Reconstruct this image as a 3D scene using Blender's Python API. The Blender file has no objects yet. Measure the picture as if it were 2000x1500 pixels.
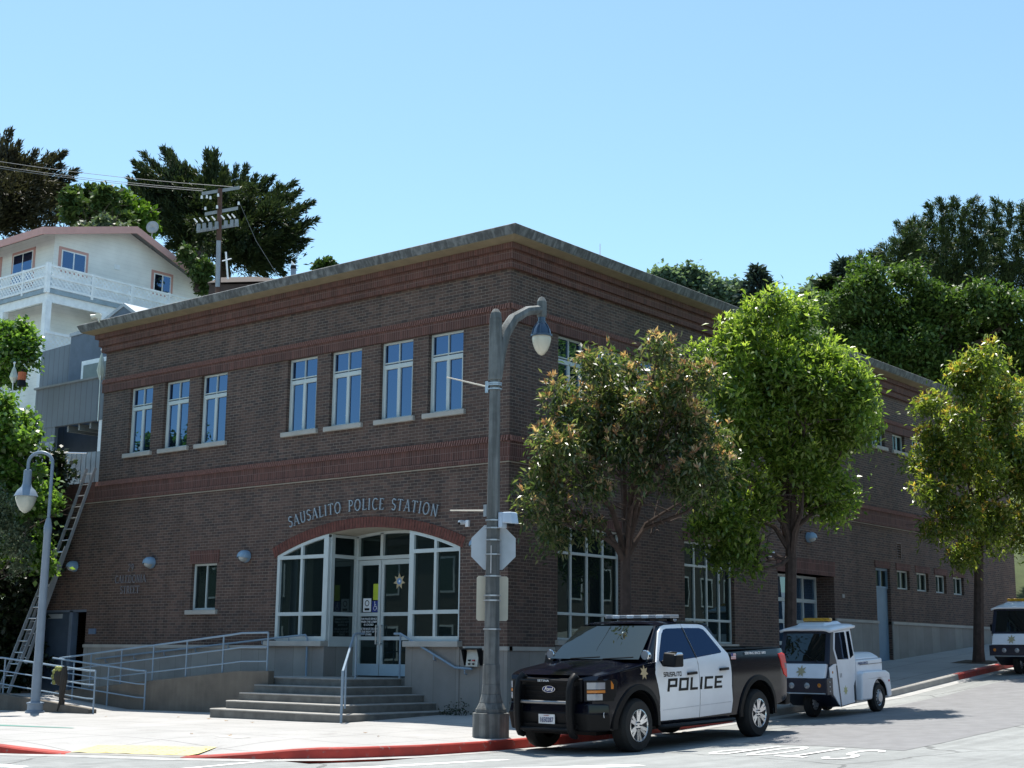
import bpy, math, random
import numpy as np
from mathutils import Matrix, Vector
R_=math.radians; PI=math.pi
scn=bpy.context.scene; COL=scn.collection
# ---------------- camera ----------------
CR=np.array([[0.77510503,0.63175492,0.00989543],[-0.11165123,0.15236717,-0.98199707],[-0.62188922,0.76004603,0.18863678]])
CC=np.array([18.07828167,-22.02312502,1.23300233]); CF=2756.0
cd=bpy.data.cameras.new("camera"); cam=bpy.data.objects.new("camera",cd); COL.objects.link(cam)
cd.sensor_width=36; cd.lens=CF/2000*36; cd.clip_start=.1; cd.clip_end=3000
m=Matrix.Identity(4)
for i in range(3):
    m[i][0]=CR[0][i]; m[i][1]=-CR[1][i]; m[i][2]=-CR[2][i]; m[i][3]=CC[i]
cam.matrix_world=m; scn.camera=cam
# ---------------- light ----------------
SX,SY=-.29,.185                       # direction to the sun per metre of height
el=math.atan2(1,math.hypot(SX,SY))
W=bpy.data.worlds.new("World"); scn.world=W; W.use_nodes=True
nt=W.node_tree; bg=nt.nodes['Background']; sk=nt.nodes.new('ShaderNodeTexSky'); sk.sky_type='NISHITA'
sk.sun_disc=False; sk.sun_elevation=el; sk.sun_rotation=math.atan2(SX,SY); sk.altitude=0; sk.air_density=1.0; sk.dust_density=.55; sk.ozone_density=.4
tn=nt.nodes.new('ShaderNodeMix'); tn.data_type='RGBA'; tn.blend_type='MULTIPLY'; tn.inputs[0].default_value=1; tn.inputs[7].default_value=(.82,.985,.955,1); nt.links.new(sk.outputs[0],tn.inputs[6]); nt.links.new(tn.outputs[2],bg.inputs[0]); bg.inputs[1].default_value=.13
sl=bpy.data.lights.new("sun",'SUN'); sl.energy=4.6; sl.angle=R_(.5); sl.color=(1,.95,.87)
so=bpy.data.objects.new("sun",sl); COL.objects.link(so); so.rotation_euler=Vector((SX,SY,1)).to_track_quat('Z','Y').to_euler(); so.location=(0,0,60)
vs=scn.view_settings; vs.view_transform='Standard'; vs.look='None'; vs.gamma=1; vs.exposure=.75
scn.cycles.max_bounces=8; scn.cycles.transparent_max_bounces=12
# ---------------- image -> world helpers (used only to survey positions) ----------------
def ray(u,v): return CR.T@np.array([u-1000,v-750,CF])
def dp(u,v,d): return CC+ray(u,v)/CF*d
# ---------------- mesh builder ----------------
class MB:
    def __init__(s): s.v=[]; s.f=[]
    def add(s,vs,fs):
        o=len(s.v); s.v+= [tuple(map(float,p)) for p in vs]; s.f+=[tuple(i+o for i in f) for f in fs]; return s
    def box(s,x0,x1,y0,y1,z0,z1):
        return s.add([(x0,y0,z0),(x1,y0,z0),(x1,y1,z0),(x0,y1,z0),(x0,y0,z1),(x1,y0,z1),(x1,y1,z1),(x0,y1,z1)],
          [(0,3,2,1),(4,5,6,7),(0,1,5,4),(1,2,6,5),(2,3,7,6),(3,0,4,7)])
    def hexa(s,bot,top):
        n=len(bot); return s.add(list(bot)+list(top),[tuple(range(n-1,-1,-1)),tuple(range(n,2*n))]+[(i,(i+1)%n,n+(i+1)%n,n+i) for i in range(n)])
    def prism(s,poly,ax,a,b):
        f={'x':lambda p,t:(t,p[0],p[1]),'y':lambda p,t:(p[0],t,p[1]),'z':lambda p,t:(p[0],p[1],t)}[ax]
        return s.hexa([f(p,a) for p in poly],[f(p,b) for p in poly])
    def cyl(s,p0,p1,r0,r1=None,n=12,cap=True):
        return s.tube([p0,p1],[r0,r0 if r1 is None else r1],n,cap)
    def tube(s,pts,r,n=8,cap=True):
        P=[Vector(p) for p in pts]
        rs=r if isinstance(r,(list,tuple)) else [r]*len(P)
        d=(P[1]-P[0]).normalized(); up=Vector((0,0,1)) if abs(d.z)<.9 else Vector((1,0,0))
        a=d.cross(up).normalized(); rings=[]
        for i,p in enumerate(P):
            if i==0: t=(P[1]-P[0]).normalized(); k=1
            elif i==len(P)-1: t=(P[-1]-P[-2]).normalized(); k=1
            else:
                t1=(P[i]-P[i-1]).normalized(); t2=(P[i+1]-P[i]).normalized(); t=(t1+t2).normalized(); k=1/max(.5,math.cos(t1.angle(t2,0)/2))
            a=(a-t*a.dot(t)).normalized(); b=t.cross(a)
            rings.append([p+(a*math.cos(2*PI*j/n)+b*math.sin(2*PI*j/n))*rs[i]*(k if k<1.5 else 1.5) for j in range(n)])
        vs=[q for rg in rings for q in rg]; fs=[]
        for i in range(len(P)-1):
            for j in range(n):
                fs.append((i*n+j,i*n+(j+1)%n,(i+1)*n+(j+1)%n,(i+1)*n+j))
        if cap: fs+= [tuple(range(n-1,-1,-1)),tuple(range(len(vs)-n,len(vs)))]
        return s.add(vs,fs)
    def lathe(s,prof,o=(0,0,0),n=24,ax='z',a0=0,a1=2*PI):
        full=abs(a1-a0-2*PI)<1e-6; m=n if full else n+1; vs=[]
        for r,h in prof:
            for j in range(m):
                a=a0+(a1-a0)*j/n; c,q=r*math.cos(a),r*math.sin(a)
                vs.append({'z':(o[0]+c,o[1]+q,o[2]+h),'y':(o[0]+c,o[1]+h,o[2]+q),'x':(o[0]+h,o[1]+c,o[2]+q)}[ax])
        fs=[]
        for i in range(len(prof)-1):
            for j in range(n):
                k=(j+1)%m; fs.append((i*m+j,i*m+k,(i+1)*m+k,(i+1)*m+j))
        return s.add(vs,fs)
    def sphere(s,c,r,n=12,sc=(1,1,1)):
        pr=[(max(1e-4,math.sin(PI*i/n)),-math.cos(PI*i/n)) for i in range(n+1)]
        t=MB().lathe(pr,n=2*n); return s.add([(c[0]+x*r*sc[0],c[1]+y*r*sc[1],c[2]+z*r*sc[2]) for x,y,z in t.v],t.f)
    def xf(s,fn): s.v=[tuple(fn(Vector(p))) for p in s.v]; return s
def link(name,me,mat,parent=None,smooth=False,bevel=0,seg=2,solid=0,subd=0,label=None):
    o=bpy.data.objects.new(name,me); COL.objects.link(o)
    if mat is not None: me.materials.append(mat)
    if smooth or bevel:
        me.polygons.foreach_set('use_smooth',[True]*len(me.polygons))
    if solid: md=o.modifiers.new('s','SOLIDIFY'); md.thickness=solid; md.offset=0
    if bevel:
        md=o.modifiers.new('b','BEVEL'); md.width=bevel; md.segments=seg; md.limit_method='ANGLE'; md.angle_limit=R_(32)
        md=o.modifiers.new('w','WEIGHTED_NORMAL')
    elif smooth:
        try: me.set_sharp_from_angle(angle=R_(38))
        except Exception: pass
    if subd: md=o.modifiers.new('d','SUBSURF'); md.levels=subd; md.render_levels=subd
    if parent is not None:
        o.parent=parent
        if parent.get('_w'): o.matrix_parent_inverse=Matrix.Translation(-parent.location)
    if label: o['label']=label
    return o
def part(mb,name,mat,parent=None,**k):
    me=bpy.data.meshes.new(name); me.from_pydata(mb.v,[],mb.f); me.validate(); me.update()
    if k.pop('fixn',False):
        import bmesh
        b=bmesh.new(); b.from_mesh(me); bmesh.ops.recalc_face_normals(b,faces=b.faces); b.to_mesh(me); b.free()
    return link(name,me,mat,parent,**k)
def tag(o,label=None,cat=None,group=None,kind=None):
    if label: o['label']=label
    if cat: o['category']=cat
    if group: o['group']=group
    if kind: o['kind']=kind
    return o
def thing(name,label,cat,loc=(0,0,0),rotz=0,group=None,world=True):
    o=bpy.data.objects.new(name,None); COL.objects.link(o); o.empty_display_size=.2
    o.location=[float(q) for q in loc]; o.rotation_euler=(0,0,rotz)
    if world: o['_w']=1
    return tag(o,label,cat,group)
def struct(mb,name,mat,**k):
    return tag(part(mb,name,mat,**k),kind='structure')
def copy_tree(o,parent=None):
    c=o.copy(); COL.objects.link(c)
    if parent is not None: c.parent=parent; c.matrix_parent_inverse=o.matrix_parent_inverse.copy()
    for ch in list(o.children):
        if ch.name!=c.name: copy_tree(ch,c)
    return c
# ---------------- materials ----------------
def newmat(name):
    m=bpy.data.materials.new(name); m.use_nodes=True; nt=m.node_tree
    return m,nt,nt.nodes['Principled BSDF']
def node(nt,t,**k):
    n=nt.nodes.new(t)
    for a,b in k.items():
        if a.startswith('i_'):
            key=a[2:]; n.inputs[int(key) if key.isdigit() else key.replace('_',' ')].default_value=b
        else: setattr(n,a,b)
    return n
def mathn(nt,op,a,b=None,c=None):
    n=nt.nodes.new('ShaderNodeMath'); n.operation=op
    for i,x in enumerate((a,b,c)):
        if x is None: continue
        if isinstance(x,(int,float)): n.inputs[i].default_value=x
        else: nt.links.new(x,n.inputs[i])
    return n.outputs[0]
def mix(nt,fac,a,b,blend='MIX'):
    n=nt.nodes.new('ShaderNodeMix'); n.data_type='RGBA'; n.blend_type=blend
    for i,x in ((0,fac),(6,a),(7,b)):
        if isinstance(x,(int,float)): n.inputs[i].default_value=x
        elif isinstance(x,tuple): n.inputs[i].default_value=x if len(x)==4 else (*x,1)
        else: nt.links.new(x,n.inputs[i])
    return n.outputs[2]
def ramp(nt,fac,stops):
    n=nt.nodes.new('ShaderNodeValToRGB'); nt.links.new(fac,n.inputs[0]); e=n.color_ramp.elements
    while len(e)<len(stops): e.new(.5)
    for q,(p,c) in zip(e,stops): q.position=p; q.color=(c,c,c,1) if isinstance(c,(int,float)) else (*c,1)
    return n.outputs[0]
def noise(nt,vec,scale,detail=4,rough=.55,out=0):
    n=node(nt,'ShaderNodeTexNoise',i_Scale=scale,i_Detail=detail,i_Roughness=rough)
    if vec is not None: nt.links.new(vec,n.inputs['Vector'])
    return n.outputs[out]
def bump(nt,h,st,dist,bs):
    n=node(nt,'ShaderNodeBump',i_Strength=st,i_Distance=dist); nt.links.new(h,n.inputs['Height']); nt.links.new(n.outputs[0],bs.inputs['Normal'])
MC={}
def M(name,col,rough=.6,metal=0,var=.12,vs=4,bp=0,bs=60,spec=.5,coat=0,emit=0,streak=0):
    if name in MC: return MC[name]
    m,nt,b=newmat(name); b.inputs['Roughness'].default_value=rough; b.inputs['Metallic'].default_value=metal
    b.inputs['Specular IOR Level'].default_value=spec; b.inputs['Coat Weight'].default_value=coat; b.inputs['Coat Roughness'].default_value=.04
    tc=node(nt,'ShaderNodeTexCoord').outputs['Object']; c=tuple(col)
    if var:
        f=noise(nt,tc,vs,5); f=ramp(nt,f,[(.3,0),(.7,1)])
        o=mix(nt,f,tuple(x*(1-var) for x in c),tuple(min(1,x*(1+var)) for x in c))
        if streak:
            mp=node(nt,'ShaderNodeMapping'); nt.links.new(tc,mp.inputs[0]); mp.inputs['Scale'].default_value=(5,5,.35)
            g=ramp(nt,noise(nt,mp.outputs[0],2.2,4),[(.42,1),(.62,0)]); o=mix(nt,mathn(nt,'MULTIPLY',g,streak),o,tuple(x*.25 for x in c))
        nt.links.new(o,b.inputs['Base Color'])
    else: b.inputs['Base Color'].default_value=(*c,1)
    if bp: bump(nt,noise(nt,tc,bs,4),bp,.01,b)
    if emit: b.inputs['Emission Color'].default_value=(*c,1); b.inputs['Emission Strength'].default_value=emit
    MC[name]=m; return m
def brick_mat(name,c1,c2,c3,mort,soldier=False,bl=.2032,rh=.0677,off=.5):
    m,nt,b=newmat(name); g=node(nt,'ShaderNodeNewGeometry'); s=node(nt,'ShaderNodeSeparateXYZ'); nt.links.new(g.outputs['Position'],s.inputs[0])
    u=mathn(nt,'SUBTRACT',s.outputs[0],s.outputs[1]) ; u=mathn(nt,'MULTIPLY',u,-1); u=mathn(nt,'ADD',u,50.0)
    z=mathn(nt,'ADD',s.outputs[2],20.0)
    cb=node(nt,'ShaderNodeCombineXYZ')
    if soldier: nt.links.new(z,cb.inputs[0]); nt.links.new(u,cb.inputs[1])
    else: nt.links.new(u,cb.inputs[0]); nt.links.new(z,cb.inputs[1])
    bt=node(nt,'ShaderNodeTexBrick',offset=off if not soldier else 0.0,squash=1,i_Scale=1.0)
    nt.links.new(cb.outputs[0],bt.inputs['Vector'])
    bt.inputs['Brick Width'].default_value=bl; bt.inputs['Row Height'].default_value=rh
    bt.inputs['Mortar Size'].default_value=.0055 if not soldier else .0045; bt.inputs['Mortar Smooth'].default_value=.1; bt.inputs['Bias'].default_value=0
    bt.inputs['Color1'].default_value=(0,0,0,1); bt.inputs['Color2'].default_value=(1,1,1,1); bt.inputs['Mortar'].default_value=(.5,.5,.5,1)
    n1=noise(nt,g.outputs['Position'],.5,3); 
    base=ramp(nt,bt.outputs['Color'],[(0,c1),(.55,c2),(1,c3)])
    wear=ramp(nt,n1,[(.3,.82),(.7,1.12)]); base=mix(nt,1,base,wear,'MULTIPLY')
    mp=node(nt,'ShaderNodeMapping'); nt.links.new(g.outputs['Position'],mp.inputs[0]); mp.inputs['Scale'].default_value=(2.2,2.2,.22)
    stk=ramp(nt,noise(nt,mp.outputs[0],1.6,5,.65),[(.36,.74),(.52,1.02),(.74,1.22)]); base=mix(nt,1,base,stk,'MULTIPLY')
    fine=ramp(nt,noise(nt,g.outputs['Position'],30,3),[(.3,.9),(.7,1.08)]); base=mix(nt,1,base,fine,'MULTIPLY')
    mrt=mix(nt,ramp(nt,noise(nt,g.outputs['Position'],1.3,4),[(.3,0),(.7,1)]),tuple(q*.72 for q in mort),tuple(q*1.12 for q in mort)); o=mix(nt,bt.outputs['Fac'],base,mrt); nt.links.new(o,b.inputs['Base Color']); b.inputs['Roughness'].default_value=.85
    inv=mathn(nt,'SUBTRACT',1,bt.outputs['Fac']); bump(nt,inv,.6,.006,b)
    return m
BR=brick_mat('dark_brick',(.060,.041,.037),(.093,.055,.043),(.124,.075,.058),(.205,.165,.135))
RB=brick_mat('red_soldier_brick',(.080,.033,.026),(.104,.042,.032),(.132,.056,.043),(.20,.13,.11),soldier=True)
STONE=None
def stone():
    m,nt,b=newmat('cast_stone'); g=node(nt,'ShaderNodeNewGeometry'); s=node(nt,'ShaderNodeSeparateXYZ'); nt.links.new(g.outputs['Position'],s.inputs[0])
    u=mathn(nt,'SUBTRACT',s.outputs[0],s.outputs[1]); fr=mathn(nt,'FRACT',mathn(nt,'ADD',mathn(nt,'MULTIPLY',u,1/.61),100.07))
    ln=mathn(nt,'LESS_THAN',fr,.018)
    pan=mathn(nt,'FLOOR',mathn(nt,'ADD',mathn(nt,'MULTIPLY',u,1/.61),100.07)); wn=node(nt,'ShaderNodeTexWhiteNoise',noise_dimensions='1D'); nt.links.new(pan,wn.inputs['W'])
    n=ramp(nt,noise(nt,g.outputs['Position'],1.7,6),[(.3,.85),(.7,1.08)])
    c=mix(nt,wn.outputs[0],(.25,.23,.21),(.32,.30,.27)); c=mix(nt,1,c,n,'MULTIPLY'); c=mix(nt,ln,c,(.17,.15,.13)); nt.links.new(c,b.inputs['Base Color']); b.inputs['Roughness'].default_value=.75
    return m
STONE=stone()
def glass_mat(name,dark=(.012,.016,.018),tint=(.62,.82,1.0),r0=.12,rough=.01,wav=.02):
    m,nt,b=newmat(name); nt.nodes.remove(b); out=nt.nodes['Material Output']
    df=node(nt,'ShaderNodeBsdfDiffuse'); df.inputs[0].default_value=(*dark,1)
    gl=node(nt,'ShaderNodeBsdfGlossy'); gl.inputs['Roughness'].default_value=rough; gl.inputs['Color'].default_value=(*tint,1)
    lw=node(nt,'ShaderNodeFresnel',i_IOR=1.5); bf=node(nt,'ShaderNodeNewGeometry').outputs['Backfacing']; nt.links.new(mathn(nt,'ADD',1.5,mathn(nt,'MULTIPLY',bf,-.8333)),lw.inputs['IOR'])
    f=mathn(nt,'ADD',mathn(nt,'MULTIPLY',lw.outputs[0],1-r0),r0)
    tc=node(nt,'ShaderNodeTexCoord').outputs['Object']; bn=node(nt,'ShaderNodeBump',i_Strength=wav,i_Distance=.02); nt.links.new(noise(nt,tc,1.3,2),bn.inputs['Height'])
    nt.links.new(bn.outputs[0],gl.inputs['Normal'])
    mx=node(nt,'ShaderNodeMixShader'); nt.links.new(f,mx.inputs[0]); nt.links.new(df.outputs[0],mx.inputs[1]); nt.links.new(gl.outputs[0],mx.inputs[2]); nt.links.new(mx.outputs[0],out.inputs[0])
    return m
GU=glass_mat('upper_window_glass',(.008,.012,.03),(.24,.38,.63),.32,wav=.06)
GL=glass_mat('shop_glass',(.010,.016,.016),(.7,.9,.9),.02)
FR=M('window_frame_paint',(.50,.555,.55),.45,var=.05)
CONC=M('aged_concrete',(.33,.32,.29),.85,var=.2,vs=3,bp=.4,bs=40,streak=.4)
RAILP=M('rail_paint',(.22,.30,.38),.4,var=.08)
BLK=M('black_trim',(.010,.010,.011),.5,var=.2,spec=.2)
WHT=M('white_paint',(.8,.82,.84),.3,var=.03)
ALU=M('aluminium',(.62,.63,.64),.35,metal=.9,var=.1)
# ---------------- heights ----------------
HK=[(-60,-.0),(-3,0),(0,.05),(4,.22),(7,.36),(10.3,.55),(14.4,.91),(18,1.21),(24,1.65),(40,2.8),(120,8.5)]
def hy(y): return float(np.interp(y,[k[0] for k in HK],[k[1] for k in HK]))
def sw(x,y):
    y2=max(min(y,0),-10.8); return .009*max(min(x,0),-20)-.015*max(min(x,3.4),0)+.012*y2+(hy(y) if x>-1 or y<0 else hy(y))
def rd(x,y): return sw(min(x,3.4),y)-.15+.02*min(max(x-3.4,0),4.5)
KERB=[(3.4,90),(3.4,40),(3.4,24),(3.4,18),(3.4,14),(3.4,10),(3.4,7),(3.4,4),(3.4,1),(3.4,-1.5),(3.4,-3.2),(3.38,-4.6),(3.2,-5.9),(2.75,-7.1),(2.05,-8.05),(1.15,-8.8),(.2,-9.3),(-1.2,-9.9),(-3,-10.4),(-6,-10.7),(-14,-10.8),(-30,-10.8),(-80,-10.8)]
# ================= GROUND =================
def dens(P,st):
    o=[]
    for a,b in zip(P,P[1:]):
        n=max(1,int(math.dist(a,b)/st)) if abs(a[1])<45 and abs(a[0])<45 else 4
        for i in range(n): o.append(tuple(a[k]+(b[k]-a[k])*i/n for k in range(len(a))))
    return o+[P[-1]]
KD=dens(KERB,.35); RAMPC=(.55,-9.1)
def rampk(x,y):
    d=math.dist((x,y),RAMPC)
    if x>RAMPC[0]: d-=.75; L=1.7
    else: d-=1.1; L=1.7
    return 1-min(1,max(0,d/L))
def asphalt():
    m,nt,b=newmat('road_asphalt'); g=node(nt,'ShaderNodeNewGeometry'); P=g.outputs['Position']
    big=ramp(nt,noise(nt,P,.35,5),[(.3,.86),(.7,1.1)]); fine=ramp(nt,noise(nt,P,90,3,.7),[(.25,.72),(.75,1.22)]); mid=ramp(nt,noise(nt,P,4,6),[(.3,.9),(.7,1.08)])
    c=mix(nt,1,(.27,.28,.275),big,'MULTIPLY'); c=mix(nt,1,c,fine,'MULTIPLY'); c=mix(nt,1,c,mid,'MULTIPLY')
    v=node(nt,'ShaderNodeTexVoronoi',feature='DISTANCE_TO_EDGE',i_Scale=.22); wv=noise(nt,P,1.5,4,out=1); ad=mix(nt,.25,P,wv); nt.links.new(ad,v.inputs['Vector'])
    oil=ramp(nt,noise(nt,P,1.1,3,.6),[(.60,0),(.72,1)]); c=mix(nt,mathn(nt,'MULTIPLY',oil,.35),c,(.10,.10,.10))
    tm=node(nt,'ShaderNodeMapping'); nt.links.new(P,tm.inputs[0]); tm.inputs['Scale'].default_value=(2.4,.12,1); tw=ramp(nt,noise(nt,tm.outputs[0],1.3,3),[(.4,.9),(.6,1.06)]); c=mix(nt,1,c,tw,'MULTIPLY')
    cr=mathn(nt,'LESS_THAN',v.outputs['Distance'],.0045); c=mix(nt,mathn(nt,'MULTIPLY',cr,.6),c,(.07,.07,.07))
    nt.links.new(c,b.inputs['Base Color']); b.inputs['Roughness'].default_value=.9; bump(nt,noise(nt,P,120,2),.5,.006,b); return m
ASP=asphalt()
def conc_walk():
    m,nt,b=newmat('sidewalk_concrete'); g=node(nt,'ShaderNodeNewGeometry'); P=g.outputs['Position']; s=node(nt,'ShaderNodeSeparateXYZ'); nt.links.new(P,s.inputs[0])
    c=mix(nt,ramp(nt,noise(nt,P,.6,6),[(.3,0),(.7,1)]),(.32,.315,.305),(.40,.39,.38)); c=mix(nt,1,c,ramp(nt,noise(nt,P,60,3),[(.3,.88),(.7,1.08)]),'MULTIPLY')
    j=None
    for ax,per in ((0,1.5),(1,1.5)):
        fr=mathn(nt,'FRACT',mathn(nt,'ADD',mathn(nt,'MULTIPLY',s.outputs[ax],1/per),100.3)); l=mathn(nt,'LESS_THAN',fr,.014); j=l if j is None else mathn(nt,'MAXIMUM',j,l)
    c=mix(nt,mathn(nt,'MULTIPLY',j,.85),c,(.09,.085,.08))
    st=ramp(nt,noise(nt,P,2.2,5,.7),[(.58,0),(.70,1)]); c=mix(nt,mathn(nt,'MULTIPLY',st,.45),c,(.20,.185,.17)); gum=node(nt,'ShaderNodeTexVoronoi',i_Scale=3.2); nt.links.new(P,gum.inputs['Vector']); c=mix(nt,mathn(nt,'MULTIPLY',mathn(nt,'LESS_THAN',gum.outputs['Distance'],.055),.6),c,(.13,.125,.12))
    nt.links.new(c,b.inputs['Base Color']); b.inputs['Roughness'].default_value=.85; return m
WALK=conc_walk()
def red_kerb_mat():
    m,nt,b=newmat('red_kerb_paint'); P=node(nt,'ShaderNodeNewGeometry').outputs['Position']
    c=mix(nt,ramp(nt,noise(nt,P,3,5),[(.3,0),(.7,1)]),(.33,.026,.018),(.50,.05,.032)); ch=ramp(nt,noise(nt,P,9,6,.7),[(.60,0),(.66,1)])
    c=mix(nt,mathn(nt,'MULTIPLY',ch,.8),c,(.24,.21,.19)); dk=ramp(nt,noise(nt,P,1.4,4),[(.5,0),(.7,1)]); c=mix(nt,mathn(nt,'MULTIPLY',dk,.4),c,(.10,.03,.025)); nt.links.new(c,b.inputs['Base Color']); b.inputs['Roughness'].default_value=.65; return m
REDC=red_kerb_mat()
def grid_mesh(xs,ys,fz,keep=lambda x,y:True):
    mb=MB(); vs=[(x,y,fz(x,y)) for y in ys for x in xs]; n=len(xs); fs=[]
    for j in range(len(ys)-1):
        for i in range(n-1):
            if keep((xs[i]+xs[i+1])/2,(ys[j]+ys[j+1])/2): fs.append((j*n+i,j*n+i+1,(j+1)*n+i+1,(j+1)*n+i))
    mb.add(vs,fs); return mb
xs=[-400,-200,-90,-60,-40,-20,-12,-8,-5,-3,-1,0,1,2,3,3.4,4,5,6,7,7.9,9,11,14,18,25,40,70,150,400]
ys=[-400,-150,-80,-50,-40,-30,-24,-18,-14,-12,-10.8,-10,-9,-8,-7,-6,-5,-4,-3.5,-3,-2.5,-2,-1,0,1,2,3,4,5.5,7,9,10.3,12,14.4,16,18,21,24,30,40,60,90,120,200,400]
struct(grid_mesh(xs,ys,lambda x,y: rd(x,y)-(0 if (x>3.3 or y<-7.0) else .35)),'road',ASP)
# pavement strips between kerb and buildings
def anchor(p):
    x,y=p
    if y>-1: return (-.6,y)
    if x>1.5: return (-.6,.6+min(0,(y+1))*0.0)
    return (min(-.6,(x-1.5)*1.0-.6),.6)
ds=[.0,.02,.15,.4,.7,1.1,1.5,1.9,2.6,3.6,5,7,None]
vs=[];fs=[];n=len(ds)
for p in KD:
    a=anchor(p); L=math.dist(p,a)
    for d in ds:
        t=1 if d is None else min(d/L,.995); x=p[0]+(a[0]-p[0])*t; y=p[1]+(a[1]-p[1])*t; dd=t*L
        vs.append((x,y,sw(x,y)-.14*rampk(*p)*max(0,1-dd/1.7)))
for j in range(len(KD)-1):
    for i in range(1,n-1): fs.append((j*n+i,j*n+i+1,(j+1)*n+i+1,(j+1)*n+i))
mb=MB().add(vs,fs); struct(mb,'pavement',WALK)
def kerb(name,sel,mat):
    vs=[];fs=[]
    for p in KD:
        a=anchor(p); L=math.dist(p,a); ux,uy=(a[0]-p[0])/L,(a[1]-p[1])/L; top=sw(*p)-.14*rampk(*p)+.004; b=rd(*p)-.05
        for d,z in ((-.02,b),(.0,top-.02),(.02,top),(.16,top+.0)): vs.append((p[0]+ux*d,p[1]+uy*d,z+ (sw(p[0]+ux*d,p[1]+uy*d)-sw(*p) if d>.1 else 0)+(.14*rampk(*p)*.16/1.7 if d>.1 else 0)))
    for j,(p,q) in enumerate(zip(KD,KD[1:])):
        if sel(p): fs+=[(j*4+i,j*4+i+1,(j+1)*4+i+1,(j+1)*4+i) for i in range(3)]
    return struct(MB().add(vs,fs),name,mat)
isred=lambda p: (p[1]<3 and p[0]>-9 and rampk(*p)<.97) or (14.6<p[1]<19.5)
kerb('kerb',lambda p: not isred(p),M('kerb_concrete',(.3,.29,.27),.85,bp=.3)); kerb('red_kerb',isred,REDC)
# gutter pan
vs=[];fs=[]
for p in KD:
    a=anchor(p); L=math.dist(p,a); ux,uy=(a[0]-p[0])/L,(a[1]-p[1])/L
    for d in (0.01,-.38):
        x,y=p[0]+ux*d,p[1]+uy*d; vs.append((x,y,rd(x,y)+.004))
for j in range(len(KD)-1): fs.append((j*2,j*2+1,j*2+3,j*2+2))
struct(MB().add(vs,fs),'gutter',M('gutter_concrete',(.36,.36,.35),.85,var=.2))
def drape(A,B,fn,dz,nu=10,nv=10):
    A=dens(A,.5) if 0 else A; vs=[];fs=[]
    for i in range(nu+1):
        def at(P,t):
            k=min(len(P)-2,int(t*(len(P)-1))); f=t*(len(P)-1)-k; return tuple(P[k][q]+(P[k+1][q]-P[k][q])*f for q in (0,1))
        a=at(A,i/nu); b=at(B,i/nu)
        for j in range(nv+1):
            x=a[0]+(b[0]-a[0])*j/nv; y=a[1]+(b[1]-a[1])*j/nv; vs.append((x,y,fn(x,y)+dz))
    for i in range(nu):
        for j in range(nv): k=i*(nv+1)+j; fs.append((k,k+1,k+nv+2,k+nv+1))
    return MB().add(vs,fs)
PATCH=M('newer_asphalt',(.20,.20,.205),.9,var=.12,vs=3,bp=.4,bs=110)
struct(drape([(6.1,-1.35),(5.3,1.5),(4.75,5),(4.6,9),(4.6,13),(4.9,18)],[(8.95,-1.6),(8.85,1.2),(8.8,4),(8.8,8),(9.2,13),(9.4,18)],rd,.004,24,8),'road_patch',PATCH)
WP=M('road_marking_paint',(.80,.80,.78),.7,var=.12,vs=8)
for nm,A,B in (('crosswalk_line',[(2.6,-15),(2.32,-9.4),(2.2,-7.7)],[(2.75,-15),(2.42,-9.5),(2.3,-7.7)]),('crosswalk_line',[(3.6,-8.9),(4.75,-5.85)],[(3.95,-8.9),(4.9,-5.85)]),('stop_line',[(5.6,-7.4),(6.95,-5.75)],[(6.2,-7.55),(7.25,-5.9)]),('crosswalk_line',[(-6,-12.5),(.8,-11.0)],[(-6,-12.9),(.95,-11.25)])):
    struct(drape(A,B,rd,.004,8,3),nm,WP)
YEL=M('tactile_yellow',(.60,.52,.24),.7,var=.1)
def _rampz(x,y):
    k=min(KD,key=lambda p:math.dist(p,(x,y))); return sw(x,y)-.14*rampk(*k)*max(0,1-math.dist(k,(x,y))/1.7)
mb=drape([(-.52,-9.50),(.42,-9.03),(1.25,-8.56)],[(-.86,-8.85),(.08,-8.38),(.9,-7.92)],_rampz,.006,14,8)
# truncated domes
for i in range(14):
    for j in range(5):
        t=(i+.5)/14; s_=(j+.5)/5; x=-.5+1.72*t-.33*s_; y=-9.45+.9*t+.62*s_
        mb.lathe([(.022,0),(.014,.006),(.001,.007)],(x,y,_rampz(x,y)+.005),6)
tag(part(mb,'tactile_paving',YEL),'pale yellow tactile warning panel with domes on the corner kerb ramp','tactile paving')
# small pavement objects
GR=M('green_plate_paint',(.08,.24,.20),.6)
tag(part(drape([(-12,-7.3),(-6.6,-7.05),(-4.3,-6.9)],[(-12,-7.65),(-6.6,-7.35),(-4.2,-7.0)],sw,.005,8,3),'painted_pavement_patch',GR),'faded teal painted patch on the pavement by the left lamp post','painted patch')
mb=MB(); 
for x0,x1,y0,y1 in ((-.2,.35,-7.1,-6.85),):
    mb.add([(x0,y0,sw(x0,y0)+.006),(x1,y0,sw(x1,y0)+.006),(x1+.1,y1,sw(x1,y1)+.006),(x0+.1,y1,sw(x0,y1)+.006)],[(0,1,2,3)])
tag(part(mb,'utility_cover',M('utility_lid',(.58,.57,.54),.7)),'small rectangular concrete utility cover set in the corner pavement','utility cover')
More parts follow.
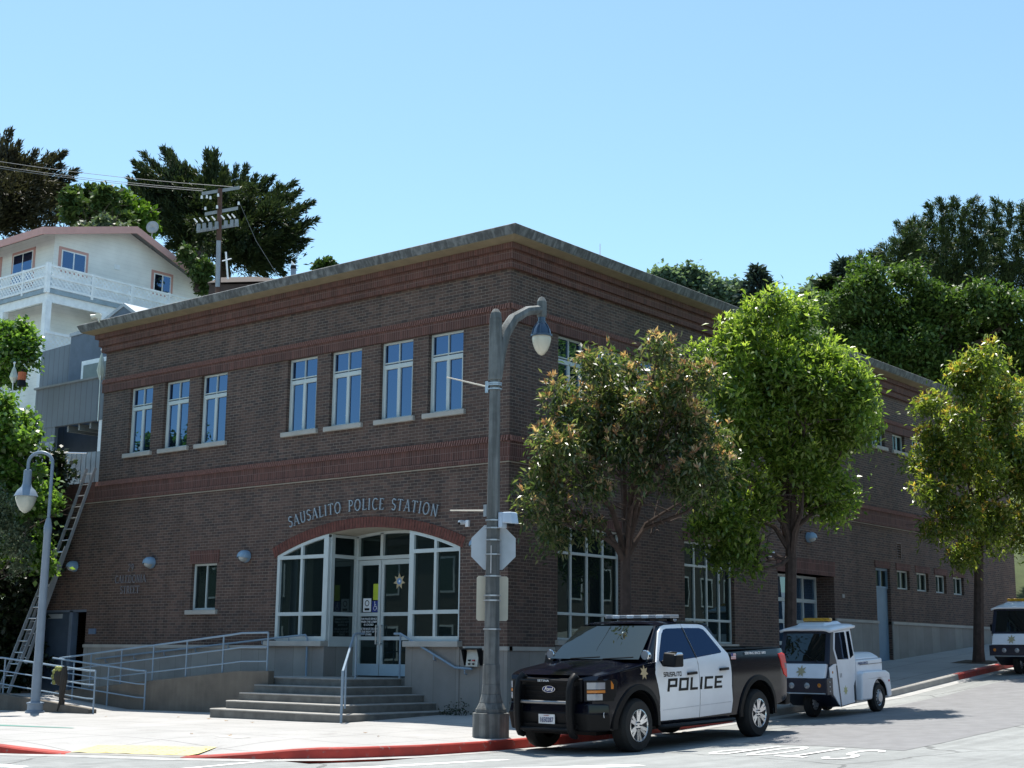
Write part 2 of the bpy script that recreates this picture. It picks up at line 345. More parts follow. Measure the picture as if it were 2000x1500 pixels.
# ---------------- hillside terrain ----------------
def hill(x,y):
    a=max(0,min(1,(-16.5-x)/3)) ; b=max(0,min(1,(y-29)/6))
    t=max(a if y>1.0 else 0,b)
    g=.30*max(0,-x-17)*(1 if y>1 else 0)+.42*max(0,y-2)*(1 if x<-15 else 0)
    base=1.5+g
    if x>-15: base=hy(y)+ .38*max(0,y-31)*max(0,min(1,(3-x)/9))
    h=sw(max(x,-20),min(y,0))+ (base-.0)*t if t>0 else -1.5
    if y>1 and x<-15: h=max(h, 2+ .30*max(0,-x-17)+.42*max(0,y-3)) if x<-17.4 else -1.5
    r=math.hypot(x+40,y-70)
    d=math.hypot(x-18,y+22); az=math.degrees(math.atan2(x-18,y+22)); cap=1.2+.165*d
    if d>110 and -36<az<-20: cap=1.2+(.165+.075*min(1,(d-110)/70))*d
    return min(h,cap,46) if x<4 else -3
HILL=M('hillside_scrub',(.055,.075,.025),.95,var=.5,vs=.5,bp=1,bs=6)
xs=list(np.arange(-160,-16,4))+[-17.4,-16,-12,-8,-4,0,3,4]; ys=[1.2,2,4,7,10,13,17,21,25,29,32,35,40,45,52,60,70,80,95,110,130,150,180,220]
struct(grid_mesh(xs,ys,hill,lambda x,y: x<-17.4 or y>29),'hillside',HILL)
# ================= POLICE STATION =================
SPLIT=[]
ST=thing('police_station','two storey dark brick police station with red brick bands and arched glass entrance','police station',(-7,14,0))
def wall_rects(U0,U1,Z0,Z1,holes):
    us=sorted({U0,U1,*[h[0] for h in holes],*[h[1] for h in holes]}); zs=sorted({Z0,Z1,*[h[2] for h in holes],*[h[3] for h in holes]})
    us=[u for u in us if U0<=u<=U1]; zs=[z for z in zs if Z0<=z<=Z1]; o=[]
    for z0,z1 in zip(zs,zs[1:]):
        run=None
        for u0,u1 in zip(us,us[1:]):
            c=((u0+u1)/2,(z0+z1)/2); hole=any(h[0]<c[0]<h[1] and h[2]<c[1]<h[3] for h in holes)
            if hole:
                if run: o.append((*run,z0,z1)); run=None
            else: run=(run[0],u1) if run else (u0,u1)
        if run: o.append((*run,z0,z1))
    return o
def F(u,z,y): return (u,y,z)           # front face point, y depth inward
def S(u,z,y): return (-y,u,z)          # side face point (u along +Y), depth inward = -x
def facade(mb,mp,U0,U1,Z0,Z1,holes,depth=.16):
    for a,b,c,d in wall_rects(U0,U1,Z0,Z1,holes): mb.add([mp(a,c,0),mp(b,c,0),mp(b,d,0),mp(a,d,0)],[(0,1,2,3)])
    for h in holes:
        a,b,c,d=h[:4]; t=h[4] if len(h)>4 else depth
        if not t: continue
        q=[(a,c),(b,c),(b,d),(a,d)]
        for i in range(4):
            p,r=q[i],q[(i+1)%4]; mb.add([mp(*p,0),mp(*r,0),mp(*r,t),mp(*p,t)],[(0,1,2,3)])
FW=[(-12.98,-12.0),(-11.5,-10.5),(-10.03,-9.02),(-6.81,-5.80),(-5.36,-4.34),(-3.75,-2.75),(-2.29,-1.29)]
UPH=[(a,b,6.31,8.06) for a,b in FW]
ax0,ax1,asp,aap=-6.89,-1.28,3.43,3.95
AR=((ax1-ax0)/2); ARR=(AR*AR+(aap-asp)**2)/(2*(aap-asp)); AC=((ax0+ax1)/2,aap-ARR)
def arcz(x): return AC[1]+math.sqrt(max(0,ARR**2-(x-AC[0])**2))
w=MB()
facade(w,F,-14.16,0,5.12,9.20,UPH)
facade(w,F,-17.6,0,1.38,5.12,[(-10.03,-9.07,2.23,3.35),(-16.7,-14.3,-1,2.30,.9),(ax0,ax1,1.0,4.12,.0)])
N=28; xsA=[ax0+(ax1-ax0)*i/N for i in range(N+1)]
for a,b in zip(xsA,xsA[1:]): w.add([(a,0,arcz(a)),(b,0,arcz(b)),(b,0,4.12),(a,0,4.12)],[(0,1,2,3)])
SH=[(1.64,3.98,1.55,3.95),(6.58,8.86,1.55,3.95),(17.0,17.97,-1,3.87,.2),(18.5,18.84,4.2,4.68,.1)]+[(a,b,3.3,3.87) for a,b in ((18.46,19.38),(19.9,20.8),(21.35,22.2),(22.77,23.65))]
SU=[(1.64,2.62,6.31,8.06),(3.12,4.1,6.31,8.06),(4.6,5.6,6.31,8.06),(7.6,8.6,6.31,8.06),(9.1,10.1,6.31,8.06),(10.6,11.6,6.31,8.06)]+[(a,b,7.53,8.05) for a,b in ((14.1,15.0),(15.6,16.5),(17.08,17.97),(18.55,19.42),(20.0,20.9),(21.5,22.4))]
facade(w,S,0,28.4,5.12,9.20,SU)
facade(w,S,0,11.1,1.38,5.12,[h for h in SH if h[1]<10]); facade(w,S,11.1,28.4,2.28,5.12,[(11.1,14.31,-1,3.46,.62)]+[h for h in SH if h[0]>12])
# left end, rear and recess returns
w.add([(-14.16,0,5.1),(-14.16,28.4,5.1),(-14.16,28.4,9.2),(-14.16,0,9.2)],[(0,1,2,3)]).add([(-17.6,0,-1),(-17.6,28.4,-1),(-17.6,28.4,5.1),(-17.6,0,5.1)],[(0,1,2,3)]).add([(0,28.4,0),(-17.6,28.4,0),(-17.6,28.4,9.2),(0,28.4,9.2)],[(0,1,2,3)])
w.add([(-17.6,0,-1),(-16.7,0,-1),(-16.7,0,1.38),(-17.6,0,1.38)],[(0,1,2,3)])
part(w,'wall',BR,ST)
part(MB().box(-14.0,-.15,.3,28.2,9.2,9.3),'roof',M('roof_membrane',(.3,.3,.3),.9),ST)
part(MB().box(-17.6,-14.2,.12,28.4,5.3,5.4),'lower_roof',M('roof_membrane',(.3,.3,.3),.9),ST)
# ---- stone base with cap ----
sb=MB()
def base(mp,u0,u1,z0,z1,pro=.03): 
    p=[mp(u0,z0,-pro),mp(u1,z0,-pro),mp(u1,z1,-pro),mp(u0,z1,-pro),mp(u0,z0,.12),mp(u1,z0,.12),mp(u1,z1,.12),mp(u0,z1,.12)]
    sb.add(p,[(0,1,2,3),(5,4,7,6),(3,2,6,7),(1,5,6,2),(4,0,3,7)])
base(F,-14.285,-7.02,-.5,1.32); base(F,-7.02,-5.2,-.5,1.38,.05); base(F,-2.72,-1.22,-.5,1.38,.05); base(F,-1.22,.027,-.5,1.32)
base(S,-.026,1.55,-.5,1.32); base(S,1.55,4.07,-.5,1.42,.05); base(S,4.07,6.5,-.5,1.32); base(S,6.5,8.94,-.5,1.42,.05); base(S,8.94,11.096,-.5,1.32)
base(S,14.314,16.996,.5,2.24); base(S,17.974,28.4,.5,2.24)
sb.add([(-5.203,.12,-.3),(-5.203,.9,-.3),(-5.203,.9,1.38),(-5.203,.12,1.38)],[(0,1,2,3)]).add([(-2.717,.12,-.3),(-2.717,.9,-.3),(-2.717,.9,1.38),(-2.717,.12,1.38)],[(0,1,2,3)])
SPLIT.append((sb,'stone_base',STONE))
cp=MB(); SILL=M('stone_sill',(.40,.38,.345),.75,var=.12,vs=2)
def bar(mb,mp,u0,u1,z0,z1,pro,dep=.1):
    a=[mp(u0,z0,-pro),mp(u1,z0,-pro),mp(u1,z0,dep),mp(u0,z0,dep)]; b=[mp(u0,z1,-pro),mp(u1,z1,-pro),mp(u1,z1,dep),mp(u0,z1,dep)]; mb.hexa(a,b)
for a,b in ((-14.3,-7.1),(-1.12,.06)): bar(cp,F,a,b,1.32,1.40,.06)
for a,b in ((.0,1.5),(4.12,6.45),(8.99,11.1)): bar(cp,S,a,b,1.32,1.40,.06)
for a,b in ((14.31,17.0),(17.97,28.4)): bar(cp,S,a,b,2.24,2.32,.06)
SPLIT.append((cp,'stone_cap',SILL))
# ---- red bands ----
def band(z0,z1,zd,x0,top):
    b=MB(); b2=MB()
    bar(b,F,x0,.045,z0,zd,.045,.0); bar(b,S,-.0425,28.4,z0,zd,.046,.0)
    if top: bar(b,F,x0,.064,z0-.0,z0+.1,.065,.0); bar(b,S,-.0625,28.4,z0,z0+.1,.067,.0)
    bar(b,F,x0,.009,zd,z1,.012,.0); bar(b,S,-.009,28.4,zd,z1,.0135,.0)
    u=x0+.02
    while u<.03: b2.hexa([F(u,zd,-.085),F(u+.034,zd,-.085),F(u+.034,zd,0),F(u,zd,0)],[F(u,z1-.01,-.05),F(u+.034,z1-.01,-.05),F(u+.034,z1,0),F(u,z1,0)]); u+=.0677
    u=0.
    while u<28.3: b2.hexa([S(u,zd,-.085),S(u+.034,zd,-.085),S(u+.034,zd,0),S(u,zd,0)],[S(u,z1-.01,-.05),S(u+.034,z1-.01,-.05),S(u+.034,z1,0),S(u,z1,0)]); u+=.0677
    part(b,'brick_band',RB,ST); part(b2,'sawtooth_course',M('sawtooth_brick_highlight',(.23,.11,.085),.85,var=.3,vs=20),ST)  # pale highlights on the sawtooth are put into its lighter brick colour
band(5.12,5.66,5.53,-14.2,True); band(8.06,8.43,8.30,-14.2,False)
lb=MB(); bar(lb,F,-17.6,-14.2,5.12,5.66,.045,.0); part(lb,'brick_band',RB,ST)
mo=MB(); bar(mo,F,-17.6,.0,5.095,5.12,.012,.0); bar(mo,S,0,28.4,5.095,5.12,.012,.0); part(mo,'drip_line',SILL,ST)
# ---- cornice (mitred rings) ----
def ring(mb,X0,X1,Y0,Y1,prof):
    m=len(prof); vs=[]
    for (sx,sy) in ((-1,-1),(1,-1),(1,1),(-1,1)):
        for off,z in prof: vs.append(((X1+off) if sx>0 else (X0-off),(Y1+off) if sy>0 else (Y0-off),z))
    mb.add(vs,[(k*m+i,((k+1)%4)*m+i,((k+1)%4)*m+i+1,k*m+i+1) for k in range(4) for i in range(m-1)]); return mb
CX=(-14.16,0,0,28.4)
part(ring(MB(),*CX,[(0,9.17),(.1,9.17),(.1,9.33),(.16,9.33),(.16,9.53),(.24,9.53),(.24,9.655),(0,9.655)]),'cornice',RB,ST)
part(ring(MB(),*CX,[(.0,9.65),(.30,9.65),(.5,9.70),(.5,9.715)]),'soffit',M('tan_soffit',(.23,.185,.115),.8,var=.12),ST)
PARA=M('weathered_parapet',(.17,.18,.185),.85,var=.3,vs=6,bp=.3,streak=.7)
part(ring(MB(),*CX,[(.5,9.713),(.515,9.715),(.6,9.89),(.55,9.92),(-.2,9.92),(-.2,9.3)]),'parapet',PARA,ST)
# ---- windows ----
def rect(mb,mp,u0,u1,z0,z1,d0,d1):
    mb.hexa([mp(u0,z0,d0),mp(u1,z0,d0),mp(u1,z0,d1),mp(u0,z0,d1)],[mp(u0,z1,d0),mp(u1,z1,d0),mp(u1,z1,d1),mp(u0,z1,d1)])
def window(mp,u0,u1,z0,z1,us,zs,glass,d=.09,fw=.05,sill=True,name='window',mid=.022,parent=None,soff=(.1,.1),extra=None):
    f=MB(); dd=d+.05
    rect(f,mp,u0,u0+fw,z0,z1,d,dd); rect(f,mp,u1-fw,u1,z0,z1,d,dd); rect(f,mp,u0+fw,u1-fw,z0,z0+fw,d,dd); rect(f,mp,u0+fw,u1-fw,z1-fw,z1,d,dd)
    for z,h in zs: rect(f,mp,u0+fw,u1-fw,z-h,z+h,d-.012,dd)
    for u,h,a,b in us: rect(f,mp,u-h,u+h,a,b,d-.004,dd)
    if extra: extra(f)
    o=part(f,name,FR,parent or ST,bevel=.006,seg=1)
    p=MB(); p.add([mp(u0+.01,z0+.01,d+.035),mp(u1-.01,z0+.01,d+.035),mp(u1-.01,z1-.01,d+.035),mp(u0+.01,z1-.01,d+.035)],[(0,1,2,3)]); g=part(p,'pane',glass,o)
    if parent is None: g.parent=o; g.matrix_parent_inverse=Matrix.Identity(4)
    if sill:
        s_=MB(); rect(s_,mp,u0-soff[0],u1+soff[1],z0-.11,z0-.002,-.075,d+.02); part(s_,'sill',SILL,o,bevel=.01)
    return o
def big_upper(mp,a,b,g):
    c=(a+b)/2; zt=7.50
    window(mp,a,b,6.31,8.06,[(c,.013,zt,8.04),(c,.045,6.33,zt),(a+.08,.028,6.36,zt),(b-.08,.028,6.36,zt)],[(zt,.05),(zt+.09,.014)],g)
for a,b in FW: big_upper(F,a,b,GU)
for a,b,*_ in SU[:6]: big_upper(S,a,b,GU)
for a,b,*_ in SU[6:]: window(S,a,b,7.53,8.05,[((a+b)/2,.016,7.55,8.03)],[],GL)
window(F,-10.03,-9.07,2.23,3.35,[(-9.55,.016,2.25,3.33)],[],GL)
for a,b,c,d in SH[4:]: window(S,a,b,c,d,[((a+b)/2,.016,c+.02,d-.02)],[],GL,sill=False)
for a,b in ((1.64,3.98),(6.58,8.86)):
    W3=(b-a)/4; window(S,a,b,1.55,3.95,[(a+W3*i,.028,1.57,3.93) for i in (1,2,3)],[(3.38,.03),(2.10,.03)],GL,soff=(.08,.08))
# lintels
ln=MB(); rect(ln,F,-10.1,-9.0,3.35,3.66,-.018,.0)
for a,b,z0,z1 in ((11.05,14.36,3.46,3.87),(1.6,4.02,3.95,4.2),(6.54,8.9,3.95,4.2),(18.4,19.45,3.87,4.07),(19.8,20.9,3.87,4.07),(21.25,22.3,3.87,4.07),(22.7,23.75,3.87,4.07),(16.95,18.02,3.87,4.07)): rect(ln,S,a,b,z0,z1,-.018,.0)
for a,b,z0,z1 in ((11.1,14.31,3.46,3.462),): rect(ln,S,a,b,z0,z1+.0,.0,.62)
SPLIT.append((ln,'lintel',RB))
# ---- entrance arch ring ----
a_=MB(); t0=math.asin((AR+.09)/ARR); nb=70
def AP(t,r): return (AC[0]+r*math.sin(t),AC[1]+r*math.cos(t))
ab=MB()
for i in range(nb):
    t=-t0+2*t0*i/nb; t2=t+2*t0/nb*.80
    q=[AP(t,ARR+.002),AP(t2,ARR+.002),AP(t2,ARR+.235),AP(t,ARR+.235)]
    a_.hexa([(x,-.03,z) for x,z in q],[(x,.02,z) for x,z in q])
part(a_,'entrance_arch',M('arch_brick',(.13,.042,.03),.85,var=.35,vs=9,bp=.3),ST)
q=[AP(-t0+2*t0*i/nb,ARR+.002) for i in range(nb+1)]; q2=[AP(-t0+2*t0*i/nb,ARR+.23) for i in range(nb+1)]
for i in range(nb): ab.add([(q[i][0],-.018,q[i][1]),(q[i+1][0],-.018,q[i+1][1]),(q2[i+1][0],-.018,q2[i+1][1]),(q2[i][0],-.018,q2[i][1])],[(0,1,2,3)])
part(ab,'arch_mortar',M('mortar',(.2,.15,.13),.9),ST)
so_=MB()
for a,b in zip(xsA,xsA[1:]): so_.add([(a,-.02,arcz(a)),(b,-.02,arcz(b)),(b,1.0,arcz(b)),(a,1.0,arcz(a))],[(0,1,2,3)])
part(so_,'arch_soffit',M('cream_soffit',(.42,.38,.30),.8),ST)
# ---- entrance glazing ----
ex0,ex1=-5.20,-2.72
def archframe(f,a,b,d0,d1,t=.06,n=10):
    for i in range(n):
        p,q=a+(b-a)*i/n,a+(b-a)*(i+1)/n; f.hexa([(p,d0,arcz(p)-t),(q,d0,arcz(q)-t),(q,d1,arcz(q)-t),(p,d1,arcz(p)-t)],[(p,d0,arcz(p)-.001),(q,d0,arcz(q)-.001),(q,d1,arcz(q)-.001),(p,d1,arcz(p)-.001)])
def archpane(a,b,z0,y,o,n=10):
    p=MB()
    for i in range(n):
        u,v=a+(b-a)*i/n,a+(b-a)*(i+1)/n; p.add([(u,y,z0),(v,y,z0),(v,y,arcz(v)-.01),(u,y,arcz(u)-.01)],[(0,1,2,3)])
    part(p,'pane',GL,o)
for (a,b,m_) in ((ax0,ex0,-6.07),(ex1,ax1,-1.97)):
    f=MB(); y0,y1=.0,.08
    if a<-6: y0,y1=-.01,.07
    rect(f,F,a,a+.09 if a<-6 else a+.13,1.52,arcz(a+.05)-.01,y0,y1); rect(f,F,b-(.15 if a<-6 else .03),b,1.52,arcz(b-.1)-.01,y0,y1); rect(f,F,m_-.035,m_+.035,1.52,arcz(m_)-.02,y0-.002,y1)
    rect(f,F,a+.05,b-.02,1.50,1.60,y0-.004,y1); rect(f,F,a+.05,b-.02,3.34,3.42,y0-.004,y1); rect(f,F,a+.05,b-.02,2.06,2.14,y0-.004,y1); archframe(f,a,b,y0-.003,y1,.07)
    o=part(f,'window',FR,ST,label='arched bay window beside the entrance'); archpane(a+.02,b-.02,1.55,y1-.02,o)
    s_=MB(); rect(s_,F,a-.22 if a<-6 else a+.0,b+.0 if a<-6 else b+.1,1.38,1.50,-.16,.1); part(s_,'sill',SILL,o,bevel=.012)
# side returns of the porch
for xr,sg in ((ex0,1),(ex1,-1)):
    f=MB(); 
    def Q(u,z,d): return (xr+sg*d,u,z)
    zt=arcz(xr)
    for u0,u1 in ((.07,.17),(.80,.9)): rect(f,Q,u0,u1,1.38,zt,-.03,.03)
    for z0,z1 in ((1.38,1.60),(2.06,2.14),(3.34,3.42),(zt-.07,zt-.01)): rect(f,Q,.17,.80,z0,z1,-.028,.028)
    o=part(f,'window',FR,ST); part(MB().add([Q(.1,1.5,0),Q(.85,1.5,0),Q(.85,zt-.03,0),Q(.1,zt-.03,0)],[(0,1,2,3)]),'pane',GL,o)
# door wall
LZ=.73; yd=.9; f=MB()
for u0,u1 in ((ex0,ex0+.09),(ex1-.5,ex1),): rect(f,F,u0,u1,LZ,arcz((u0+u1)/2)-.02,yd-.05,yd+.05)
rect(f,F,ex0,ex1,3.32,3.40,yd-.052,yd+.05); rect(f,F,-4.42,-4.34,3.40,arcz(-4.4)-.02,yd-.05,yd+.05); archframe(f,ex0,ex1,yd-.05,yd+.05,.06)
o=part(f,'door_frame',FR,ST); archpane(ex0+.02,ex1-.02,3.36,yd+.02,o)
DB=M('door_blue_grey',(.42,.52,.58),.45,var=.05)
def leaf(a,b,hx):
    f=MB(); d0,d1=yd-.03,yd+.03; st=.075
    rect(f,F,a,a+st,LZ+.02,3.31,d0,d1); rect(f,F,b-st,b,LZ+.02,3.31,d0,d1)
    for z0,z1 in ((LZ+.02,LZ+.28),(1.53,1.61),(2.06,2.14),(3.20,3.31)): rect(f,F,a+st,b-st,z0,z1,d0+.002,d1)
    o=part(f,'door',FR,ST); part(MB().add([(a+.03,yd+.01,LZ+.2),(b-.03,yd+.01,LZ+.2),(b-.03,yd+.01,3.25),(a+.03,yd+.01,3.25)],[(0,1,2,3)]),'pane',GL,o)
    kp=MB(); rect(kp,F,a+.005,b-.005,LZ+.025,LZ+.27,d0-.006,d0-.001); part(kp,'kick_plate',DB,o)
    h=MB().tube([(hx,yd-.03,1.45),(hx,yd-.09,1.45),(hx,yd-.09,1.85),(hx,yd-.03,1.85)],.014,8); part(h,'handle',ALU,o)
    return o
LL=leaf(ex0+.10,-4.40,-4.46); RL=leaf(-4.38,-3.24,-4.32)
# ---- service door at the far left ----
dl=MB(); rect(dl,F,-16.5,-15.12,-.1,2.24,.12,.18); rect(dl,F,-16.5,-15.12,.95,.975,.108,.12)
o=part(dl,'service_door',M('navy_door',(.055,.085,.13),.5),ST,label='dark blue service door under the ladder'); part(MB().box(-16.2,-15.55,.1,.118,2.08,2.2),'sign_plate',M('plate_grey',(.4,.45,.5),.5),o)
jm=MB(); rect(jm,F,-15.1,-14.95,-.2,2.28,.02,.2); rect(jm,F,-16.7,-14.3,2.24,2.30,.02,.2); part(jm,'door_jamb',M('jamb_blue',(.12,.16,.22),.5),ST)
# ---- side door ----
sd=MB(); rect(sd,S,17.03,17.94,1.0,3.28,.10,.15); o=part(sd,'side_door',M('side_door_blue',(.16,.26,.36),.5,var=.06),ST,label='blue steel side door with two transom panes'); part(MB().sphere((-.08,17.1,2.2),.035,6),'handle',ALU,o)
tr=MB(); 
for z0,z1 in ((3.27,3.34),(3.80,3.87)): rect(tr,S,17.0,17.97,z0,z1,.08,.15)
for u0,u1 in ((17.0,17.05),(17.46,17.51),(17.92,17.97)): rect(tr,S,u0,u1,3.3,3.86,.082,.15)
o=part(tr,'transom',M('side_door_blue',(.16,.26,.36)),ST); part(MB().add([S(17.02,3.3,.13),S(17.95,3.3,.13),S(17.95,3.85,.13),S(17.02,3.85,.13)],[(0,1,2,3)]),'pane',GL,o)
# ---- louvre vent ----
lv=MB(); rect(lv,S,18.5,18.53,4.2,4.68,-.01,.08); rect(lv,S,18.81,18.84,4.2,4.68,-.01,.08); rect(lv,S,18.5,18.84,4.66,4.69,-.012,.08)
for i in range(6): z=4.22+i*.075; lv.hexa([S(18.53,z,0),S(18.81,z,0),S(18.81,z+.01,.0),S(18.53,z+.01,.0)],[S(18.53,z+.06,.07),S(18.81,z+.06,.07),S(18.81,z+.07,.07),S(18.53,z+.07,.07)])
part(lv,'louvre_vent',M('vent_brown',(.16,.11,.09),.6),ST)
# ---- garage ----
gd=.60; g=MB(); GY=[11.1,11.9,12.7,13.5,14.22]
for z in (1.9,2.48,3.06): pass
zs=[.55,1.05,1.62,2.2,2.78,3.44]
for z in zs: rect(g,S,11.1,14.31,z-.05,z+.05,gd-.05,gd+.03)
for u in (11.12,11.92,12.72,13.52,14.28): rect(g,S,u-.03,u+.03,.4,3.46,gd-.048,gd+.03)
o=part(g,'garage_door',FR,ST,label='glazed sectional garage door'); 
GG=glass_mat('garage_glass',(.03,.06,.10),(.6,.8,1),.12)
p=MB().add([S(11.1,.4,gd),S(14.31,.4,gd),S(14.31,3.46,gd),S(11.1,3.46,gd)],[(0,1,2,3)]); part(p,'pane',GG,o)

for mb_,nm_,mt_ in SPLIT:   # one object per separate run of stone, cap or lintel
    par={i:i for i in range(len(mb_.v))}
    key={}; 
    def find(a):
        while par[a]!=a: par[a]=par[par[a]]; a=par[a]
        return a
    for f in mb_.f:
        for a in f[1:]: par[find(a)]=find(f[0])
    boxes={}
    for i,v in enumerate(mb_.v): boxes.setdefault(find(i),[]).append(v)
    ks=list(boxes); g={k:k for k in ks}
    def fg(a):
        while g[a]!=a: a=g[a]
        return a
    bb={k:(np.min(boxes[k],0)-.02,np.max(boxes[k],0)+.02) for k in ks}
    for i,a in enumerate(ks):
        for b in ks[i+1:]:
            if np.all(bb[a][0]<bb[b][1]) and np.all(bb[b][0]<bb[a][1]): g[fg(a)]=fg(b)
    grp={}
    for f in mb_.f: grp.setdefault(fg(find(f[0])),[]).append(f)
    for k,fs_ in grp.items():
        idx=sorted({i for f in fs_ for i in f}); mp_={q:i for i,q in enumerate(idx)}; m2=MB(); m2.v=[mb_.v[i] for i in idx]; m2.f=[tuple(mp_[i] for i in f) for f in fs_]; part(m2,nm_,mt_,ST)
# ================= STEPS, RAMP, RAILS =================
def conc(name,col,var=.2,st=.5): return M(name,col,.85,var=var,vs=2.5,bp=.4,bs=50,streak=st)
STC=M('dark_step_concrete',(.15,.145,.13),.85,var=.25,vs=5,bp=.3,bs=50); RWC=conc('retaining_concrete',(.15,.13,.105),.2,.12)
TRD=M('light_tread_concrete',(.30,.29,.27),.8,var=.15,vs=4,bp=.3)  # treads in a lighter concrete than the risers
stp=thing('entrance_steps','five dark concrete entrance steps fanning out below the glass doors','steps',(-3.3,-1.5,0))
treads=[(.73,-2.85,-1.65,-5.10),(.575,-2.51,-2.0,-5.2),(.415,-2.17,-2.35,-5.25),(.26,-1.83,-2.70,-5.38),(.105,-1.50,-3.05,-5.45)]
for i,(z,xr,yf,xl) in enumerate(treads):
    r=.22 if i>2 else .06; b=-.4
    pl=[(xr,-.031),(xr,yf+.06),(xr-.06,yf)]+[(xl+r-r*math.sin(t),yf+r-r*math.cos(t)) for t in (0,.4,.8,1.2,PI/2)]+[(xl,-1.72),(xl,-.031)]
    if i==0: pl=[(xr,-.031),(xr,yf+.05),(xr-.05,yf),(xl,yf),(xl,-.031)]
    elif i<3: pl=[(xr,-.031),(xr,yf+.06),(xr-.06,yf),(xl,yf),(xl,-1.70),(xl+.02,-.031)]
    so1=part(MB().prism(pl,'z',b+.01*i,z-.03),'step',STC,stp)
    cx_=sum(p[0] for p in pl)/len(pl); pt=[(x+(.006 if x>cx_ else -.006) if abs(y+.031)>1e-6 or 1 else x,y-.008 if y<-.1 else y) for x,y in pl]
    part(MB().prism(pt,'z',z-.03,z),'tread',TRD,so1,bevel=.012,seg=2)
part(MB().box(ex0+.002,ex1-.002,-.03,.95,-.2,.729),'landing',STC,stp)
rp=thing('access_ramp','switchback concrete access ramp with retaining wall left of the entrance steps','ramp',(-9,-1.6,-.1))
def zt(x,x0,z0,x1,z1): return z0+(z1-z0)*(x-x0)/(x1-x0)
up=lambda x: zt(x,-12.7,.15,-6.0,.73) if x<-6 else .73
lo=lambda x: zt(x,-12.7,.15,-9.1,-.11)
X=list(np.linspace(-12.7,-6,9))+[-4.95]
m_=MB().prism([(-12.7,-.5),(-4.95,-.5),(-4.95,.86),(-6,.84)]+[(x,up(x)+.11) for x in (-8,-10,-12.7)],'y',-1.85,-1.68); part(m_,'retaining_wall',RWC,rp,bevel=.015)
part(MB().prism([(-12.7,-.45),(-5.1,-.45),(-5.1,.725),(-6,.725),(-12.7,.15)],'y',-1.68,-.035),'upper_slope',WALK,rp)
part(MB().box(-14.9,-12.7,-3.35,-.035,-.5,.148),'turning_platform',WALK,rp)
part(MB().prism([(-12.7,-.45),(-9.1,-.45),(-9.1,-.12),(-12.7,.145)],'y',-3.15,-1.86),'lower_slope',WALK,rp)
part(MB().prism([(-15.2,-.5),(-9.0,-.5),(-9.0,-.02),(-12.7,.24),(-15.2,.25)],'y',-3.40,-3.18),'kerb_wall',RWC,rp,bevel=.02)
def railing(name,label,top,posts,loc,H=(.9,.6,.3),endpost=None,group='blue grey ramp railings',r=.022):
    t=thing(name,label,'railing',loc,group=group); ts=top
    for k,h in enumerate(H):
        pts=[(x,y,z-.9+h) for x,y,z in ts]
        if k==0 and endpost is not None:
            e=pts[endpost]; pts= pts+[(e[0]+.0,e[1],e[2]-.01)] if 0 else pts
        part(MB().tube(pts,r if k==0 else r*.7,8),'top_rail' if k==0 else 'mid_rail',RAILP,t,smooth=True)
    for (x,y,z0,z1) in posts: part(MB().cyl((x,y,z0),(x,y,z1),.019,n=8),'post',RAILP,t,smooth=True)
    return t
def lin(x,f,y): return (x,y,f(x)+.9)
railing('ramp_railing','long railing climbing along the top of the ramp retaining wall',[lin(-12.7,up,-1.76),lin(-6.3,up,-1.76),(-5.95,-1.76,1.64),(-5.10,-1.76,1.65)],[(x,-1.76,up(x)+.05,up(x)+.9) for x in (-12.6,-11.4,-10.2,-9.0,-7.8,-6.55)]+[(-5.10,-1.76,.8,1.65)],(-9,-1.76,.4))
railing('ramp_railing','middle railing dividing the lower ramp run from the wall, ending in shade',[lin(-12.7,lo,-1.95),lin(-9.3,lo,-1.95),(-8.98,-1.95,.80)],[(x,-1.95,lo(x)-.02,lo(x)+.9) for x in (-11.8,-10.4)]+[(-8.98,-1.95,-.2,.80)],(-10,-1.95,0))
railing('ramp_railing','front railing on the low kerb wall beside the left lamp post, sunlit',[(-15.2,-3.29,1.05),lin(-12.7,lo,-3.29),lin(-9.3,lo,-3.29),(-8.98,-3.29,.80)],[(x,-3.29,max(lo(x),0)-.05,lo(x)+.9) for x in (-12.6,-11.4,-10.2)]+[(-14.2,-3.29,.2,1.05),(-8.98,-3.29,-.2,.80)],(-11,-3.29,0))
# wall handrails
t=thing('wall_handrail','straight handrail on brackets along the station wall above the ramp','handrail',(-9.7,-.1,1.2),group='handrails at the entrance')
part(MB().tube([(-13.6,-.11,1.03),(-6.2,-.11,1.60),(-5.75,-.11,1.63),(-5.68,-.11,1.55),(-5.68,-.11,.72)],.022,8),'rail',RAILP,t,smooth=True)
for x in (-13.2,-12.0,-10.8,-9.6,-8.4,-7.2,-6.3):
    z=zt(x,-13.6,1.03,-6.2,1.60); part(MB().tube([(x,-.11,z-.01),(x,-.10,z-.09),(x,-.04,z-.12)],.013,6),'bracket',RAILP,t)
t=thing('wall_handrail','sloping handrail on the stone wall right of the entrance doors','handrail',(-1.9,-.1,1.2),group='handrails at the entrance')
part(MB().tube([(-2.98,-.13,1.65),(-2.80,-.13,1.65),(-1.25,-.13,.97),(-.80,-.13,.95)],.024,8),'rail',RAILP,t,smooth=True)
part(MB().tube([(-2.80,-.13,1.64),(-2.80,-.13,.73)],.02,8),'post',RAILP,t,smooth=True)
for x,z in ((-1.85,1.23),(-1.0,.96)): part(MB().tube([(x,-.13,z),(x,-.12,z-.1),(x,-.06,z-.12)],.014,6),'bracket',RAILP,t)
t=thing('step_handrail','freestanding handrail running down the corner of the entrance steps','handrail',(-2.1,-2.2,.3),group='handrails at the entrance')
part(MB().tube([(-2.86,-1.15,1.63),(-2.82,-1.40,1.63),(-2.74,-1.55,1.60),(-1.45,-3.08,.90),(-1.44,-3.1,-.08)],.024,8),'rail',RAILP,t,smooth=True)
